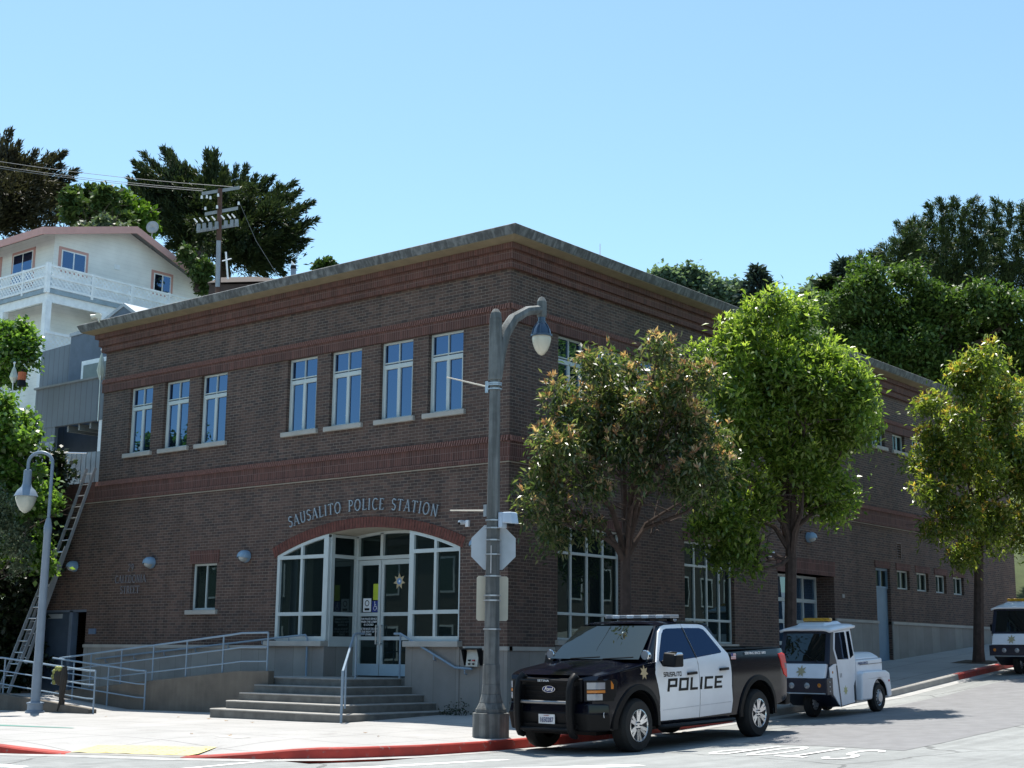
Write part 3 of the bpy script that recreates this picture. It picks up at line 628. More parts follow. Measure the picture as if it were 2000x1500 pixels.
for a,z0,z1 in (((-2.85,-1.37),.73,1.62),((-1.78,-2.68),.2,1.08)): part(MB().cyl((*a,z0),(*a,z1),.019,n=8),'post',RAILP,t,smooth=True)
# ================= STROKE LETTERS =================
def arc(cx,cy,rx,ry,a0,a1,n=10): return [(cx+rx*math.cos(R_(a0+(a1-a0)*i/n)),cy+ry*math.sin(R_(a0+(a1-a0)*i/n))) for i in range(n+1)]
SERIF={ # width, [(points, thickness)], serif feet
'S':(.52,[(arc(.26,.76,.19,.22,30,260,9)+arc(.26,.27,.21,.25,80,-150,9),.085)],[(.44,.9),]),
'A':(.72,[([(.06,0),(.36,1)],.05),([(.34,1),(.66,0)],.10),([(.17,.33),(.53,.33)],.04)],[(.06,0),(.66,0)]),
'U':(.70,[([(.12,1),(.12,.32)]+arc(.35,.3,.23,.28,180,360,10)+[(.58,.32),(.58,1)],.085)],[(.12,1),(.58,1)]),
'L':(.55,[([(.14,1),(.14,0)],.10),([(.1,.03),(.5,.03),(.52,.18)],.05)],[(.14,1),(.14,0)]),
'I':(.30,[([(.15,1),(.15,0)],.10)],[(.15,1),(.15,0)]),
'T':(.64,[([(.32,.98),(.32,0)],.10),([(.03,.84),(.05,.97),(.59,.97),(.61,.84)],.05)],[(.32,0)]),
'O':(.80,[(arc(.40,.5,.33,.49,0,360,20),.085)],[]),
'P':(.58,[([(.14,1),(.14,0)],.10),([(.14,.97)]+arc(.3,.73,.22,.24,90,-90,9)+[(.14,.49)],.07)],[(.14,0),(.12,1)]),
'C':(.70,[(arc(.42,.5,.33,.49,48,312,16),.085)],[]),
'E':(.56,[([(.14,1),(.14,0)],.10),([(.1,.97),(.48,.97),(.49,.84)],.05),([(.14,.52),(.4,.52)],.05),([(.1,.03),(.5,.03),(.52,.18)],.05)],[]),
'N':(.78,[([(.14,1),(.14,0)],.06),([(.12,1),(.64,0)],.10),([(.64,1),(.64,0)],.06)],[(.14,0),(.64,1)]),
'D':(.74,[([(.14,1),(.14,0)],.10),([(.1,.97),(.3,.97)]+arc(.32,.5,.32,.47,85,-85,12)+[(.1,.03)],.075)],[]),
'R':(.64,[([(.14,1),(.14,0)],.10),([(.14,.97)]+arc(.3,.73,.21,.24,90,-90,9)+[(.14,.49)],.07),([(.3,.48),(.6,0)],.09)],[(.14,0)]),
'2':(.52,[(arc(.25,.74,.19,.23,170,-30,9)+[(.06,.04),(.48,.04)],.075)],[]),
'9':(.54,[(arc(.26,.68,.19,.29,0,360,14),.075),([(.45,.66),(.40,.3),(.2,.0)],.075)],[]),
' ':(.36,[],[])}
BLOCK={
'P':(.9,[([(.12,0),(.12,.9),(.78,.9),(.78,.42),(.12,.42)],.2)],[]),
'O':(.95,[([(.14,.1),(.14,.9),(.82,.9),(.82,.1),(.03,.1)],.2)],[]),
'L':(.78,[([(.12,1),(.12,.1),(.75,.1)],.2)],[]),
'I':(.32,[([(.16,0),(.16,1)],.2)],[]),
'C':(.88,[([(.84,.9),(.14,.9),(.14,.1),(.84,.1)],.2)],[]),
'E':(.82,[([(.8,.9),(.12,.9),(.12,.1),(.8,.1)],.2),([(.12,.5),(.7,.5)],.18)],[]),
'S':(.85,[([(.8,.9),(.12,.9),(.12,.5),(.75,.5),(.75,.1),(.04,.1)],.19)],[]),
'A':(.9,[([(.12,0),(.12,.9),(.78,.9),(.78,0)],.2),([(.12,.4),(.78,.4)],.17)],[]),
'U':(.9,[([(.12,1),(.12,.1),(.78,.1),(.78,1)],.2)],[]),
'T':(.8,[([(0,.9),(.8,.9)],.2),([(.4,.9),(.4,0)],.2)],[]),
'0':(.85,[([(.12,.1),(.12,.9),(.74,.9),(.74,.1),(.02,.1)],.2)],[]),
'1':(.4,[([(.2,0),(.2,1)],.22),([(.0,.85),(.2,.88)],.14)],[]),
'W':(1.1,[([(.1,1),(.1,.1),(1.0,.1),(1.0,1)],.2),([(.55,.1),(.55,.8)],.2)],[]),
' ':(.5,[],[])}
def ribbon(mb,pts,w,T,th):
    P=[Vector((*p,0)).to_2d() if 0 else Vector(p) for p in pts]; n=len(P); L=[];Rr=[]
    closed=(P[0]-P[-1]).length<1e-6
    for i in range(n):
        if closed and i in (0,n-1): a=P[n-2];b=P[1]; t1=(P[0]-a).normalized(); t2=(b-P[0]).normalized()
        else:
            t1=(P[i]-P[i-1]).normalized() if i else None; t2=(P[i+1]-P[i]).normalized() if i<n-1 else None
            t1=t1 or t2; t2=t2 or t1
        t=(t1+t2).normalized(); k=1/max(.35,t.dot(t1)); nn=Vector((-t.y,t.x))*w/2*k; L.append(P[i]+nn); Rr.append(P[i]-nn)
    vs=[T(q.x,q.y,th) for q in L]+[T(q.x,q.y,th) for q in Rr]+[T(q.x,q.y,0) for q in L]+[T(q.x,q.y,0) for q in Rr]
    fs=[]
    for i in range(n-1): fs+=[(i,i+1,n+i+1,n+i),(i,i+1,2*n+i+1,2*n+i),(n+i,n+i+1,3*n+i+1,3*n+i)]
    fs+=[(0,n,3*n,2*n),(n-1,2*n-1,4*n-1,3*n-1)]
    mb.add(vs,fs)
def word(mb,txt,font,h,org,right,up,th=.02,track=.12,xs=1.0,shear=0,serif=.05,center=False,width=None):
    r=Vector(right).normalized(); u=Vector(up).normalized(); nn=r.cross(u); o=Vector(org)
    tot=sum(font[c][0]+track for c in txt)-track
    if width: xs=width/(tot*h)
    x=-tot/2 if center else 0
    for c in txt:
        w_,st,sf=font[c]; x0=x
        T=lambda a,b,t,x0=x0: tuple(o+r*((x0+a+shear*b)*h*xs)+u*(b*h)+nn*t)
        for i,(pts,tk) in enumerate(st): ribbon(mb,pts,tk,T,th-(.0006*i if th>.002 else .0002*i))
        for (a,b) in sf: ribbon(mb,[(a-.1,b+(.02 if b<.5 else -.02)),(a+.1,b+(.02 if b<.5 else -.02))],.04,T,th+.0008)
        x+=w_+track
    return mb
METL=M('letter_metal',(.36,.40,.45),.35,metal=.5,var=.05)
L=thing('station_lettering','raised grey metal letters reading SAUSALITO POLICE STATION curved over the entrance arch','lettering',(-4.1,0,4.3))
txt='SAUSALITO POLICE STATION'; h=.25; Rt=9.9; cxt,czt=-4.18,4.335-9.9; tot=sum(SERIF[c][0]+.17+(.25 if c==' ' else 0) for c in txt)*h; s=-tot/2
for c in txt:
    w_=SERIF[c][0]*h; a=(s+w_/2)/Rt; u=(math.cos(a),0,-math.sin(a)); up_=(math.sin(a),0,math.cos(a))
    p=(cxt+Rt*math.sin(a)-u[0]*w_/2,-.02,czt+Rt*math.cos(a)-u[2]*w_/2)
    if c!=' ': part(word(MB(),c,SERIF,h,p,u,up_,th=.035),'letter',METL,L)
    s+=(SERIF[c][0]+.17+(.25 if c==' ' else 0))*h
L=thing('address_lettering','small weathered metal letters reading 29 CALEDONIA STREET on the shaded left wall','lettering',(-12.4,0,3)); 
LM=M('dull_letter',(.27,.26,.28),.5,metal=.4)
for tx,z in (('29',3.24),('CALEDONIA',2.95),('STREET',2.68)): part(word(MB(),tx,SERIF,.19,(-12.46,-.012,z),(1,0,0),(0,0,1),th=.02,center=True),'word',LM,L)
def bfont(txt,size,org,right,up,mat,name,parent,ext=.001,shear=0,width=None,bold=0,align='CENTER',lift=.002):
    c=bpy.data.curves.new('t','FONT'); c.body=txt; c.size=size; c.extrude=ext; c.shear=shear; c.align_x=align; c.align_y='CENTER'; c.offset=bold; c.resolution_u=3
    ob=bpy.data.objects.new('t',c); me=bpy.data.meshes.new_from_object(ob); bpy.data.objects.remove(ob)
    co=np.zeros(len(me.vertices)*3); me.vertices.foreach_get('co',co); co=co.reshape(-1,3)
    if width: co[:,0]*=width/(co[:,0].max()-co[:,0].min())
    r=np.array(Vector(right).normalized()); u=np.array(Vector(up).normalized()); n=np.cross(r,u)
    co=np.array(org)+co[:,:1]*r+co[:,1:2]*u+(co[:,2:]+lift)*n; me.vertices.foreach_set('co',co.ravel()); me.update()
    return link(name,me,mat,parent)
# road word
rw=MB(); word(rw,'STOP',{'S':(.52,[(arc(.26,.74,.2,.22,20,265,9)+arc(.26,.27,.21,.24,80,-155,9),.10)],[]),'T':(.6,[([(0,.95),(.6,.95)],.10),([(.3,.95),(.3,0)],.10)],[]),'O':(.62,[(arc(.31,.5,.25,.44,0,360,18),.10)],[]),'P':(.55,[([(.06,0),(.06,.95)]+arc(.28,.72,.22,.23,90,-90,9)+[(.06,.49)],.10)],[])},1.0,(0,0,0),(1,0,0),(0,1,0),th=0,track=.2)
wd=3.0
def stp_(p): 
    x=8.85-p.x/2.89*2.25; y=-1.75-p.y*1.75; return Vector((x,y,rd(x,y)+.008))
struct(rw.xf(stp_),'road_lettering',WP)
# ================= WALL LAMPS, CAMERAS ETC =================
def wall_lamp(loc,mp,label):
    t=thing('wall_lamp',label,'wall lamp',loc,rotz=0 if mp=='F' else PI/2,group='round bulkhead lamps on the station walls',world=False)
    BL=M('lamp_blue_grey',(.22,.34,.46),.35); 
    part(MB().lathe([(.001,-.01),(.13,-.01),(.14,-.05),(.13,-.10)],n=20,ax='y').xf(lambda p:p),'back_plate',BL,t,smooth=True)
    part(MB().lathe([(.125,-.09),(.12,-.15),(.09,-.21),(.05,-.235),(.001,-.24)],n=20,ax='y',a0=PI,a1=2*PI),'lens',M('lamp_lens',(.35,.38,.38),.2,coat=.5),t,smooth=True)
    part(MB().lathe([(.15,-.02),(.155,-.10),(.145,-.17),(.105,-.235),(.06,-.26),(.001,-.265)],n=20,ax='y',a0=-.25,a1=PI+.25),'hood',BL,t,smooth=True)
    return t
wall_lamp((-14.93,0,3.43),'F','round bulkhead lamp on the brick wall nearest the ladder'); wall_lamp((-11.6,0,3.42),'F','round bulkhead lamp above right of the street address letters'); wall_lamp((-7.97,0,3.45),'F','round bulkhead lamp between the small window and the entrance arch'); wall_lamp((-.74,0,3.43),'F','round bulkhead lamp half hidden behind the octagonal stop sign'); wall_lamp((0,12.81,4.44),'S','round blue bulkhead lamp above the garage door')
def cam_(loc,mp,label,col=WHT):
    t=thing('security_camera',label,'security camera',loc,rotz=0 if mp=='F' else PI/2,group='white security cameras',world=False)
    part(MB().box(-.02,.07,-.06,0,-.07,.07),'bracket',col,t,bevel=.01)
    part(MB().lathe([(.001,-.30),(.045,-.28),(.055,-.2),(.05,-.06),(.001,-.05)],n=14,ax='y').xf(lambda p:Vector((p.x*.8-.06,p.y*.7,p.z*.9+.02))),'housing',col,t,smooth=True)
    part(MB().sphere((-.06,-.19,.0),.03,6),'lens',BLK,t,smooth=True)
cam_((-1.09,0,3.89),'F','small white dome camera above the right end of the entrance arch'); cam_((0,1.87,6.2),'S','white camera on the side wall below the first upper window'); cam_((0,10.64,3.86),'S','white camera on the brick left of the garage door')
t=thing('flood_light','twin headed cream floodlight on the front left end of the parapet','flood light',(-13.72,-.55,9.95))
CRM=M('cream_plastic',(.7,.68,.58),.5)
part(MB().cyl((-13.72,-.58,9.85),(-13.72,-.58,10.0),.03),'mount',CRM,t)
for s in (-1,1): part(MB().cyl((-13.72+s*.04,-.62,10.03),(-13.72+s*.16,-.75,9.98),.05,.08,12),'lamp_head',CRM,t,smooth=True)
t=thing('call_box','cream emergency call box with two buttons and black side plates beside the concrete pole','call box',(-.8,-.05,1.15))
CB=M('call_box_cream',(.55,.53,.46),.5); part(MB().hexa([(-.96,-.14,1.0),(-.66,-.14,1.0),(-.66,-.03,1.0),(-.96,-.03,1.0)],[(-.98,-.07,1.33),(-.66,-.07,1.33),(-.66,-.03,1.33),(-.98,-.03,1.33)]),'housing',CB,t)
part(MB().box(-1.05,-.60,-.16,-.03,1.33,1.36),'hood',BLK,t)
for x in (-1.04,-.62): part(MB().hexa([(x,-.10,1.02),(x+.02,-.10,1.02),(x+.02,-.03,1.02),(x,-.03,1.02)],[(x,-.20,1.33),(x+.02,-.20,1.33),(x+.02,-.03,1.33),(x,-.03,1.33)]),'side_plate',BLK,t)
for x,z,mt in ((-.87,1.12,BLK),(-.76,1.12,M('red_button',(.4,.03,.03),.4)),(-.87,1.05,BLK),(-.76,1.05,BLK)): part(MB().box(x-.025,x+.025,-.15,-.10,z-.015,z+.015),'button',mt,t)
t=tag(part(MB().box(-14.12,-13.82,-.03,0,1.66,1.80),'sign_plate',M('blue_sign',(.10,.16,.26),.4)),'small blue plaque on the brick right of the service door','plaque')
t2=tag(part(MB().box(.0,.02,14.75,14.9,2.9,3.0),'sign_plate',M('grey_sign',(.25,.24,.23),.5)),'tiny grey plaque on the side wall right of the garage','plaque')
# door stickers
D=yd-.0
def sticker(name,label,cat,x0,x1,z0,z1,col,y=yd-.034+.045):
    return tag(part(MB().box(x0,x1,y-.004,y-.001,z0,z1),name,M(name+'_col',col,.5)),label,cat)
gy=yd+.008
s1=thing('notice','pale notice with a round emblem taped inside the left door leaf','notice',(-4.86,gy,2.25)); part(MB().box(-4.97,-4.72,gy-.006,gy,2.16,2.46),'sheet',WHT,s1)
part(MB().lathe([(.05,0),(.07,0)],o=(-4.845,gy-.008,2.35),n=16,ax='y'),'emblem',BLK,s1)
part(MB().box(-4.92,-4.77,gy-.009,gy-.006,2.19,2.24),'caption',BLK,s1)
s1=thing('access_sign','blue square wheelchair access sticker on the left door leaf','sticker',(-4.6,gy,2.25)); part(MB().box(-4.69,-4.49,gy-.006,gy,2.15,2.40),'sheet',M('access_blue',(.02,.04,.22),.4),s1)
ic=MB()
for pts in ([(-4.60,2.36),(-4.60,2.28),(-4.55,2.28),(-4.53,2.22)],[(-4.60,2.32),(-4.56,2.32)]):
    ribbon(ic,pts,.014,lambda a,b,t:(a,gy-.009-t,b),.001)
ribbon(ic,[(-4.592+.045*math.cos(R_(q)),2.235+.045*math.sin(R_(q))) for q in range(120,400,20)],.012,lambda a,b,t:(a,gy-.009-t,b),.001)
ic.lathe([(.001,0),(.014,0)],o=(-4.605,gy-.0095,2.375),n=10,ax='y'); part(ic,'wheelchair_symbol',WHT,s1)
tag(part(MB().box(-4.66,-4.455,gy-.0055,gy-.0005,2.42,2.78),'notice',M('lime_paper',(.45,.55,.04),.6)),'lime yellow paper notice on the left door leaf','notice')
s1=thing('door_text','white text on the left door leaf telling how to call police service','door text',(-4.8,gy,1.85))
for i,(tx,z) in enumerate((('FOR POLICE SERVICE',2.0),('WHEN THE LOBBY',1.935),('IS LOCKED',1.87),('USE THE BLACK CALL BOX',1.78),('TO THE RIGHT OF THE',1.715),('STAIRS',1.655))):
    bfont(tx,.062,(-4.78,gy-.002,z),(1,0,0),(0,0,1),WHT,'text_line',s1,bold=.001,width={0:.5,3:.56}.get(i))
part(MB().box(-5.03,-4.52,gy-.005,gy-.001,1.585,1.60),'underline',WHT,s1)
def star(n,r0,r1,T,th,rot=PI/2):
    mb=MB(); pts=[]
    for i in range(2*n): a=rot+PI*i/n; r=r0 if i%2==0 else r1; pts.append((r*math.cos(a),r*math.sin(a)))
    return mb.hexa([T(a,b,0) for a,b in pts],[T(a,b,th) for a,b in pts])
GOLD=M('badge_gold',(.50,.40,.24),.4,metal=.2,var=.1)
s1=thing('star_badge','gold seven pointed star badge with a blue centre on the right door glass','badge',(-3.85,gy,2.9))
Tb=lambda a,b,t:(-3.86+a,gy-.001-t,2.82+b)
part(star(7,.185,.095,Tb,.004),'star',GOLD,s1); part(MB().lathe([(.001,0),(.07,0)],o=(-3.86,gy-.007,2.82),n=18,ax='y'),'centre',M('badge_blue',(.12,.28,.55),.4),s1)
part(MB().lathe([(.001,0),(.028,0)],o=(-3.85,gy-.009,2.82),n=10,ax='y'),'seal',WHT,s1)
part(MB().box(-3.72,-3.48,gy-.004,gy-.001,1.62,1.9),'notice',M('grey_notice',(.10,.15,.18),.5),s1) if 0 else None
# ================= LADDER =================
t=thing('ladder','tall aluminium extension ladder leaning on the left end of the station','ladder',(-14.6,-1.5,.2))
def lad(b0,b1,wd,th,nr,tp=0):
    b0=Vector(b0); b1=Vector(b1); d=(b1-b0).normalized(); r=Vector((1,0,0)); nn=d.cross(r).normalized()
    for s in (-1,1):
        c=r*(s*wd/2); q=[c-r*.014-nn*.04,c+r*.014-nn*.04,c+r*.014+nn*.04,c-r*.014+nn*.04]
        part(MB().hexa([b0+k for k in q],[b1+k for k in q]),'side_rail',M('ladder_grey',(.30,.31,.32),.5,metal=.3,var=.15),t)
    for i in range(nr):
        p=b0+(b1-b0)*((i+.5)/nr); part(MB().cyl(p-r*wd/2,p+r*wd/2,.016,n=8),'rung',ALU,t)
lad((-14.62,-2.05,.17),(-14.58,-.72,3.9),.46,.02,13)
lad((-14.60,-1.62,.9),(-14.55,.02,6.05),.40,.02,17)
# ================= LEFT LAMP POST =================
t=thing('street_lamp','slender blue grey street lamp with a gooseneck and glass globe at the left','street lamp',(-10.6,-3.75,-.14))
LP=M('lamp_post_paint',(.20,.26,.33),.4,var=.08)
bx,by,bz=-10.55,-3.72,-.15
part(MB().lathe([(.0,0),(.21,0),(.21,.05),(.17,.07),(.17,.20),(.19,.21),(.19,.24),(.10,.26)],(bx,by,bz),24),'base',LP,t,smooth=True)
part(MB().lathe([(.105,.25),(.085,4.0),(.095,4.02),(.095,4.15),(.05,4.35)],(bx,by,bz),16),'pole',LP,t,smooth=True)
dx,dy=-.78,-.62 ; l_=.56
top=[(bx,by,bz+4.3),(bx,by,bz+5.62)]+[(bx+dx*l_/2*(1-math.cos(a)),by+dy*l_/2*(1-math.cos(a)),bz+5.62+l_/2*math.sin(a)*.9) for a in np.linspace(.2,PI,12)]+[(bx+dx*l_,by+dy*l_,bz+5.45)]
part(MB().tube(top,.038,10),'gooseneck',LP,t,smooth=True)
hx,hy_,hz=bx+dx*l_,by+dy*l_,bz+5.45
sh=part(MB().lathe([(.05,.02),(.09,0),(.095,-.3),(.115,-.38),(.2,-.46),(.25,-.56),(.27,-.60),(.25,-.61)],(hx,hy_,hz-.0),24),'lamp_shade',LP,t,smooth=True)
part(MB().lathe([(.235,-.60),(.235,-.66),(.19,-.8),(.12,-.92),(.04,-.98),(.001,-.99)],(hx,hy_,hz),20),'globe',M('globe_glass',(.42,.44,.38),.15,coat=.6),t,smooth=True)
tag(part(MB().tube([(bx-.6,by+.8,bz+5.66),(bx+1.15,by+.9,bz+5.45)],.012,6),'cable',M('white_cable',(.7,.7,.7),.5)),'thin pale cable stretched behind the left lamp gooseneck','cable') if 0 else None
# ================= CONCRETE POLE =================
px,py,pz=2.84,-3.86,-.10; PC=M('pole_concrete',(.17,.18,.175),.8,var=.22,vs=5,bp=.6,bs=35,streak=.55)
t=thing('concrete_lamp_post','tall octagonal concrete street lamp post on the corner beside the pickup','street lamp',(px,py,pz))
def octo(z0,r0,z1,r1,mb,n=8): 
    f=lambda r,z:[(px+r*math.cos(PI/8+2*PI*i/n),py+r*math.sin(PI/8+2*PI*i/n),pz+z) for i in range(n)]; return mb.hexa(f(r0,z0),f(r1,z1))
b=MB(); octo(-.1,.315,.40,.315,b); octo(.40,.27,.47,.265,b)
for a_,b_,c_,d_ in ((.47,.255,.56,.205),(.56,.205,.70,.165),(.70,.165,.86,.152),(.86,.152,1.18,.147)): octo(a_,b_,c_,d_,b)
part(b,'base',PC,t,bevel=.008)
part(octo(1.18,.135,7.15,.085,MB()),'shaft',PC,t,bevel=.006)
part(octo(7.13,.095,7.20,.045,octo(7.02,.112,7.13,.095,octo(5.95,.120,7.02,.112,MB()))),'head',PC,t,bevel=.006)
# arm curving toward +Y
ad=Vector((.12,.99,0)).normalized(); am=[]
for k,(s_,z_) in enumerate(((.0,5.98),(.08,6.45),(.2,6.80),(.42,7.10),(.75,7.30),(1.06,7.38))): am.append((px+ad.x*s_,py+ad.y*s_,pz+z_+ .0))
mb=MB(); rr=[.12,.125,.115,.10,.085,.08]; mb.tube(am,[r*1.0 for r in rr],8); part(mb,'arm',PC,t,smooth=True)
ex,ey=px+ad.x*1.12,py+ad.y*1.12
part(MB().lathe([(.001,.33),(.05,.31),(.085,.24),(.09,.0),(.08,-.05),(.001,-.05)],(ex,ey,pz+7.30),8),'end_block',PC,t)
LBL=M('lantern_blue',(.03,.06,.11),.3,coat=.4)
part(MB().lathe([(.04,.02),(.066,.0),(.066,-.12),(.08,-.13),(.08,-.17),(.11,-.20),(.155,-.28),(.175,-.365),(.2,-.375),(.2,-.405),(.172,-.405)],(ex,ey,pz+7.30),24),'lantern_cap',LBL,t,smooth=True)
for k in range(6):
    a=k*PI/3; part(MB().tube([(ex+r*math.cos(a),ey+r*math.sin(a),pz+7.30+z) for r,z in ((.085,-.16),(.118,-.195),(.163,-.28),(.185,-.375))],.009,6),'rib',LBL,t)
part(MB().lathe([(.168,-.405),(.172,-.45),(.153,-.55),(.11,-.65),(.055,-.72),(.015,-.74),(.001,-.742)],(ex,ey,pz+7.30),24),'globe',M('cream_globe',(.62,.58,.47),.35,coat=.4,var=.05),t,smooth=True)
for z in (5.05,4.98): pass
STL=M('steel_strap',(.5,.52,.55),.35,metal=.8)
def strap(z,r): part(MB().lathe([(r,-.012),(r+.006,-.012),(r+.006,.012),(r,.012)],(px,py,pz+z),8,a0=PI/8,a1=PI/8+2*PI),'strap',STL,t)
for z,r in ((5.86,.105),(5.79,.107),(5.89,.107),(3.55,.122),(3.42,.124),(3.22,.125),(2.98,.128),(2.62,.13),(2.30,.132),(2.22,.133),(1.75,.136)): strap(z,r+.012)
for z,dy_ in ((5.84,(-.95,-.33,.28)),(3.72,(-.98,-.1,.05))):
    d=Vector(dy_); a=Vector((px-.12,py-.02,pz+z)); part(MB().cyl(a,a+d*.78,.014,.011,8),'flag_bracket_rod',M('bracket_cream',(.6,.56,.48),.5),t); part(MB().box(px-.17,px-.10,py-.06,py+.06,pz+z-.1,pz+z+.1),'flag_bracket',STL,t)
# vertical white route numbers strip
part(MB().box(px+.062,px+.078,py-.132,py-.128,pz+2.66,pz+3.12),'number_strip',M('strip_white',(.5,.5,.5),.5),t)
bfont('2841',.1,(px+.07,py-.1325,pz+2.9),(0,0,1),(-1,0,0),BLK,'digits',t,width=.4) if 0 else None
# stop sign (seen from behind)
t=thing('stop_sign','octagonal stop sign seen from its bare metal back behind the concrete pole','road sign',(px+.03,py+.19,pz+3.1))
BK=M('sign_back_aluminium',(.48,.52,.56),.45,metal=.35,var=.08)
sdv=Vector((.80,.60,0)); sn=Vector((.60,-.80,0)) # sign plane dir / normal (towards camera)
sc_=Vector((px,py,pz+3.11))-sn*.155+sdv*.0
def SP(a,b,t_): return tuple(sc_+sdv*a+Vector((0,0,b))+sn*t_)
ot=[(.405*math.cos(PI/8+PI*i/4),.405*math.sin(PI/8+PI*i/4)) for i in range(8)]
part(MB().hexa([SP(a,b,-.002) for a,b in ot],[SP(a,b,.002) for a,b in ot]),'sign_panel',BK,t)
part(MB().hexa([SP(a*.98,b*.98,-.006) for a,b in ot],[SP(a*.98,b*.98,-.003) for a,b in ot]),'sign_face',M('stop_red',(.4,.02,.02),.4),t)
o=word(MB(),'STOP',BLOCK,.25,SP(0,-.12,-.009),tuple(-sdv),(0,0,1),th=.001,center=True,width=.6); part(o,'sign_text',WHT,t)
for z in (-.3,.3): part(MB().hexa([SP(-.12,z-.02,.004),SP(.12,z-.02,.004),SP(.12,z+.02,.004),SP(-.12,z+.02,.004)],[SP(-.12,z-.02,.02),SP(.12,z-.02,.02),SP(.12,z+.02,.02),SP(-.12,z+.02,.02)]),'sign_bracket',STL,t)
t=thing('rectangular_sign','cream backed upright rectangular sign strapped low behind the concrete pole','road sign',(px+.05,py+.2,pz+2.2))
sdv2=Vector((.62,.785,0)).normalized(); sn2=Vector((.785,-.62,0)).normalized(); c2=Vector((px,py,pz+2.26))-sn2*.165+sdv2*.035
rr_=[(-.27,-.34),(-.24,-.37),(.24,-.37),(.27,-.34),(.27,.34),(.24,.37),(-.24,.37),(-.27,.34)]
def SP2(a,b,t_): return tuple(c2+sdv2*a+Vector((0,0,b))+sn2*t_)
part(MB().hexa([SP2(a,b,-.002) for a,b in rr_],[SP2(a,b,.002) for a,b in rr_]),'sign_panel',M('sign_back_cream',(.60,.56,.45),.5,var=.1,vs=2),t)
t=thing('pole_camera','pale blue boxy traffic camera on the right of the concrete pole','security camera',(px+.2,py+.1,pz+3.65))
PB=M('camera_pale_blue',(.50,.60,.72),.35)
part(MB().box(px+.12,px+.20,py-.02,py+.12,pz+3.42,pz+3.68),'bracket',PB,t,bevel=.01); part(MB().hexa([(px+.2,py-.02,pz+3.50),(px+.40,py+.02,pz+3.48),(px+.40,py+.2,pz+3.48),(px+.2,py+.16,pz+3.50)],[(px+.2,py-.02,pz+3.68),(px+.36,py+.02,pz+3.68),(px+.36,py+.2,pz+3.68),(px+.2,py+.16,pz+3.68)]),'housing',PB,t,bevel=.02)
part(MB().sphere((px+.31,py+.09,pz+3.47),.075,8,(1,1,.45)),'dome',BLK,t,smooth=True)
# weeds & litter at the wall foot
# ================= VEHICLES =================
import bmesh
NAVY=M('black_navy_paint',(.003,.004,.010),.12,var=.1,coat=.0,spec=.35); VW=M('white_car_paint',(.80,.83,.87),.22,var=.04,vs=2,coat=.4)
BP=M('matt_black_plastic',(.009,.009,.010),.5,var=.1,spec=.18); TY=M('tyre_rubber',(.014,.014,.014),.8,var=.2,bp=.4,bs=60); RIM=M('machined_alloy',(.72,.73,.75),.22,metal=.85,var=.05); RIMD=M('dark_alloy',(.05,.05,.055),.4,metal=.5)
CG=glass_mat('tinted_car_glass',(.005,.007,.012),(.25,.38,.65),.04); WG=glass_mat('windshield_glass',(.010,.013,.013),(.75,.92,1),.02,wav=.1)
HLG=glass_mat('headlight_lens',(.28,.30,.33),(1,1,1),.1,rough=.05,wav=.5); AMB=M('amber_lens',(.55,.18,.02),.2,coat=.5); REDL=M('red_lens',(.70,.015,.01),.35,coat=.0,spec=.3); CHR=M('chrome',(.75,.76,.78),.1,metal=1,var=0)
def place_vehicle(root,x,y,yf,off):
    # rear axle at (x,y), nose at yf, heading -Y, left side +X
    z0=rd(x+off,y); z1=rd(x+off,yf); f=Vector((0,yf-y,z1-z0)).normalized(); l=Vector((1,0,0)); u=f.cross(l).normalized()
    l=u.cross(f); m=Matrix(((f.x,l.x,u.x,x),(f.y,l.y,u.y,y),(f.z,l.z,u.z,z0),(0,0,0,1))); root.matrix_world=m
def bend(mb,fn,xs=(),ys=(),zs=()):
    me=bpy.data.meshes.new('t'); me.from_pydata(mb.v,[],mb.f); b=bmesh.new(); b.from_mesh(me); bpy.data.meshes.remove(me)
    for ax,L in ((0,xs),(1,ys),(2,zs)):
        for c in L:
            p=[0,0,0];n=[0,0,0];p[ax]=c;n[ax]=1
            bmesh.ops.bisect_plane(b,geom=b.verts[:]+b.edges[:]+b.faces[:],plane_co=p,plane_no=n,dist=1e-5)
    o=MB(); o.v=[tuple(fn(Vector(v.co))) for v in b.verts]; b.verts.index_update(); o.f=[tuple(v.index for v in f.verts) for f in b.faces]; b.free(); return o
def arcp(cx,cz,r,a0,a1,n=12): return [(cx+r*math.cos(R_(a0+(a1-a0)*i/n)),cz+r*math.sin(R_(a0+(a1-a0)*i/n))) for i in range(n+1)]
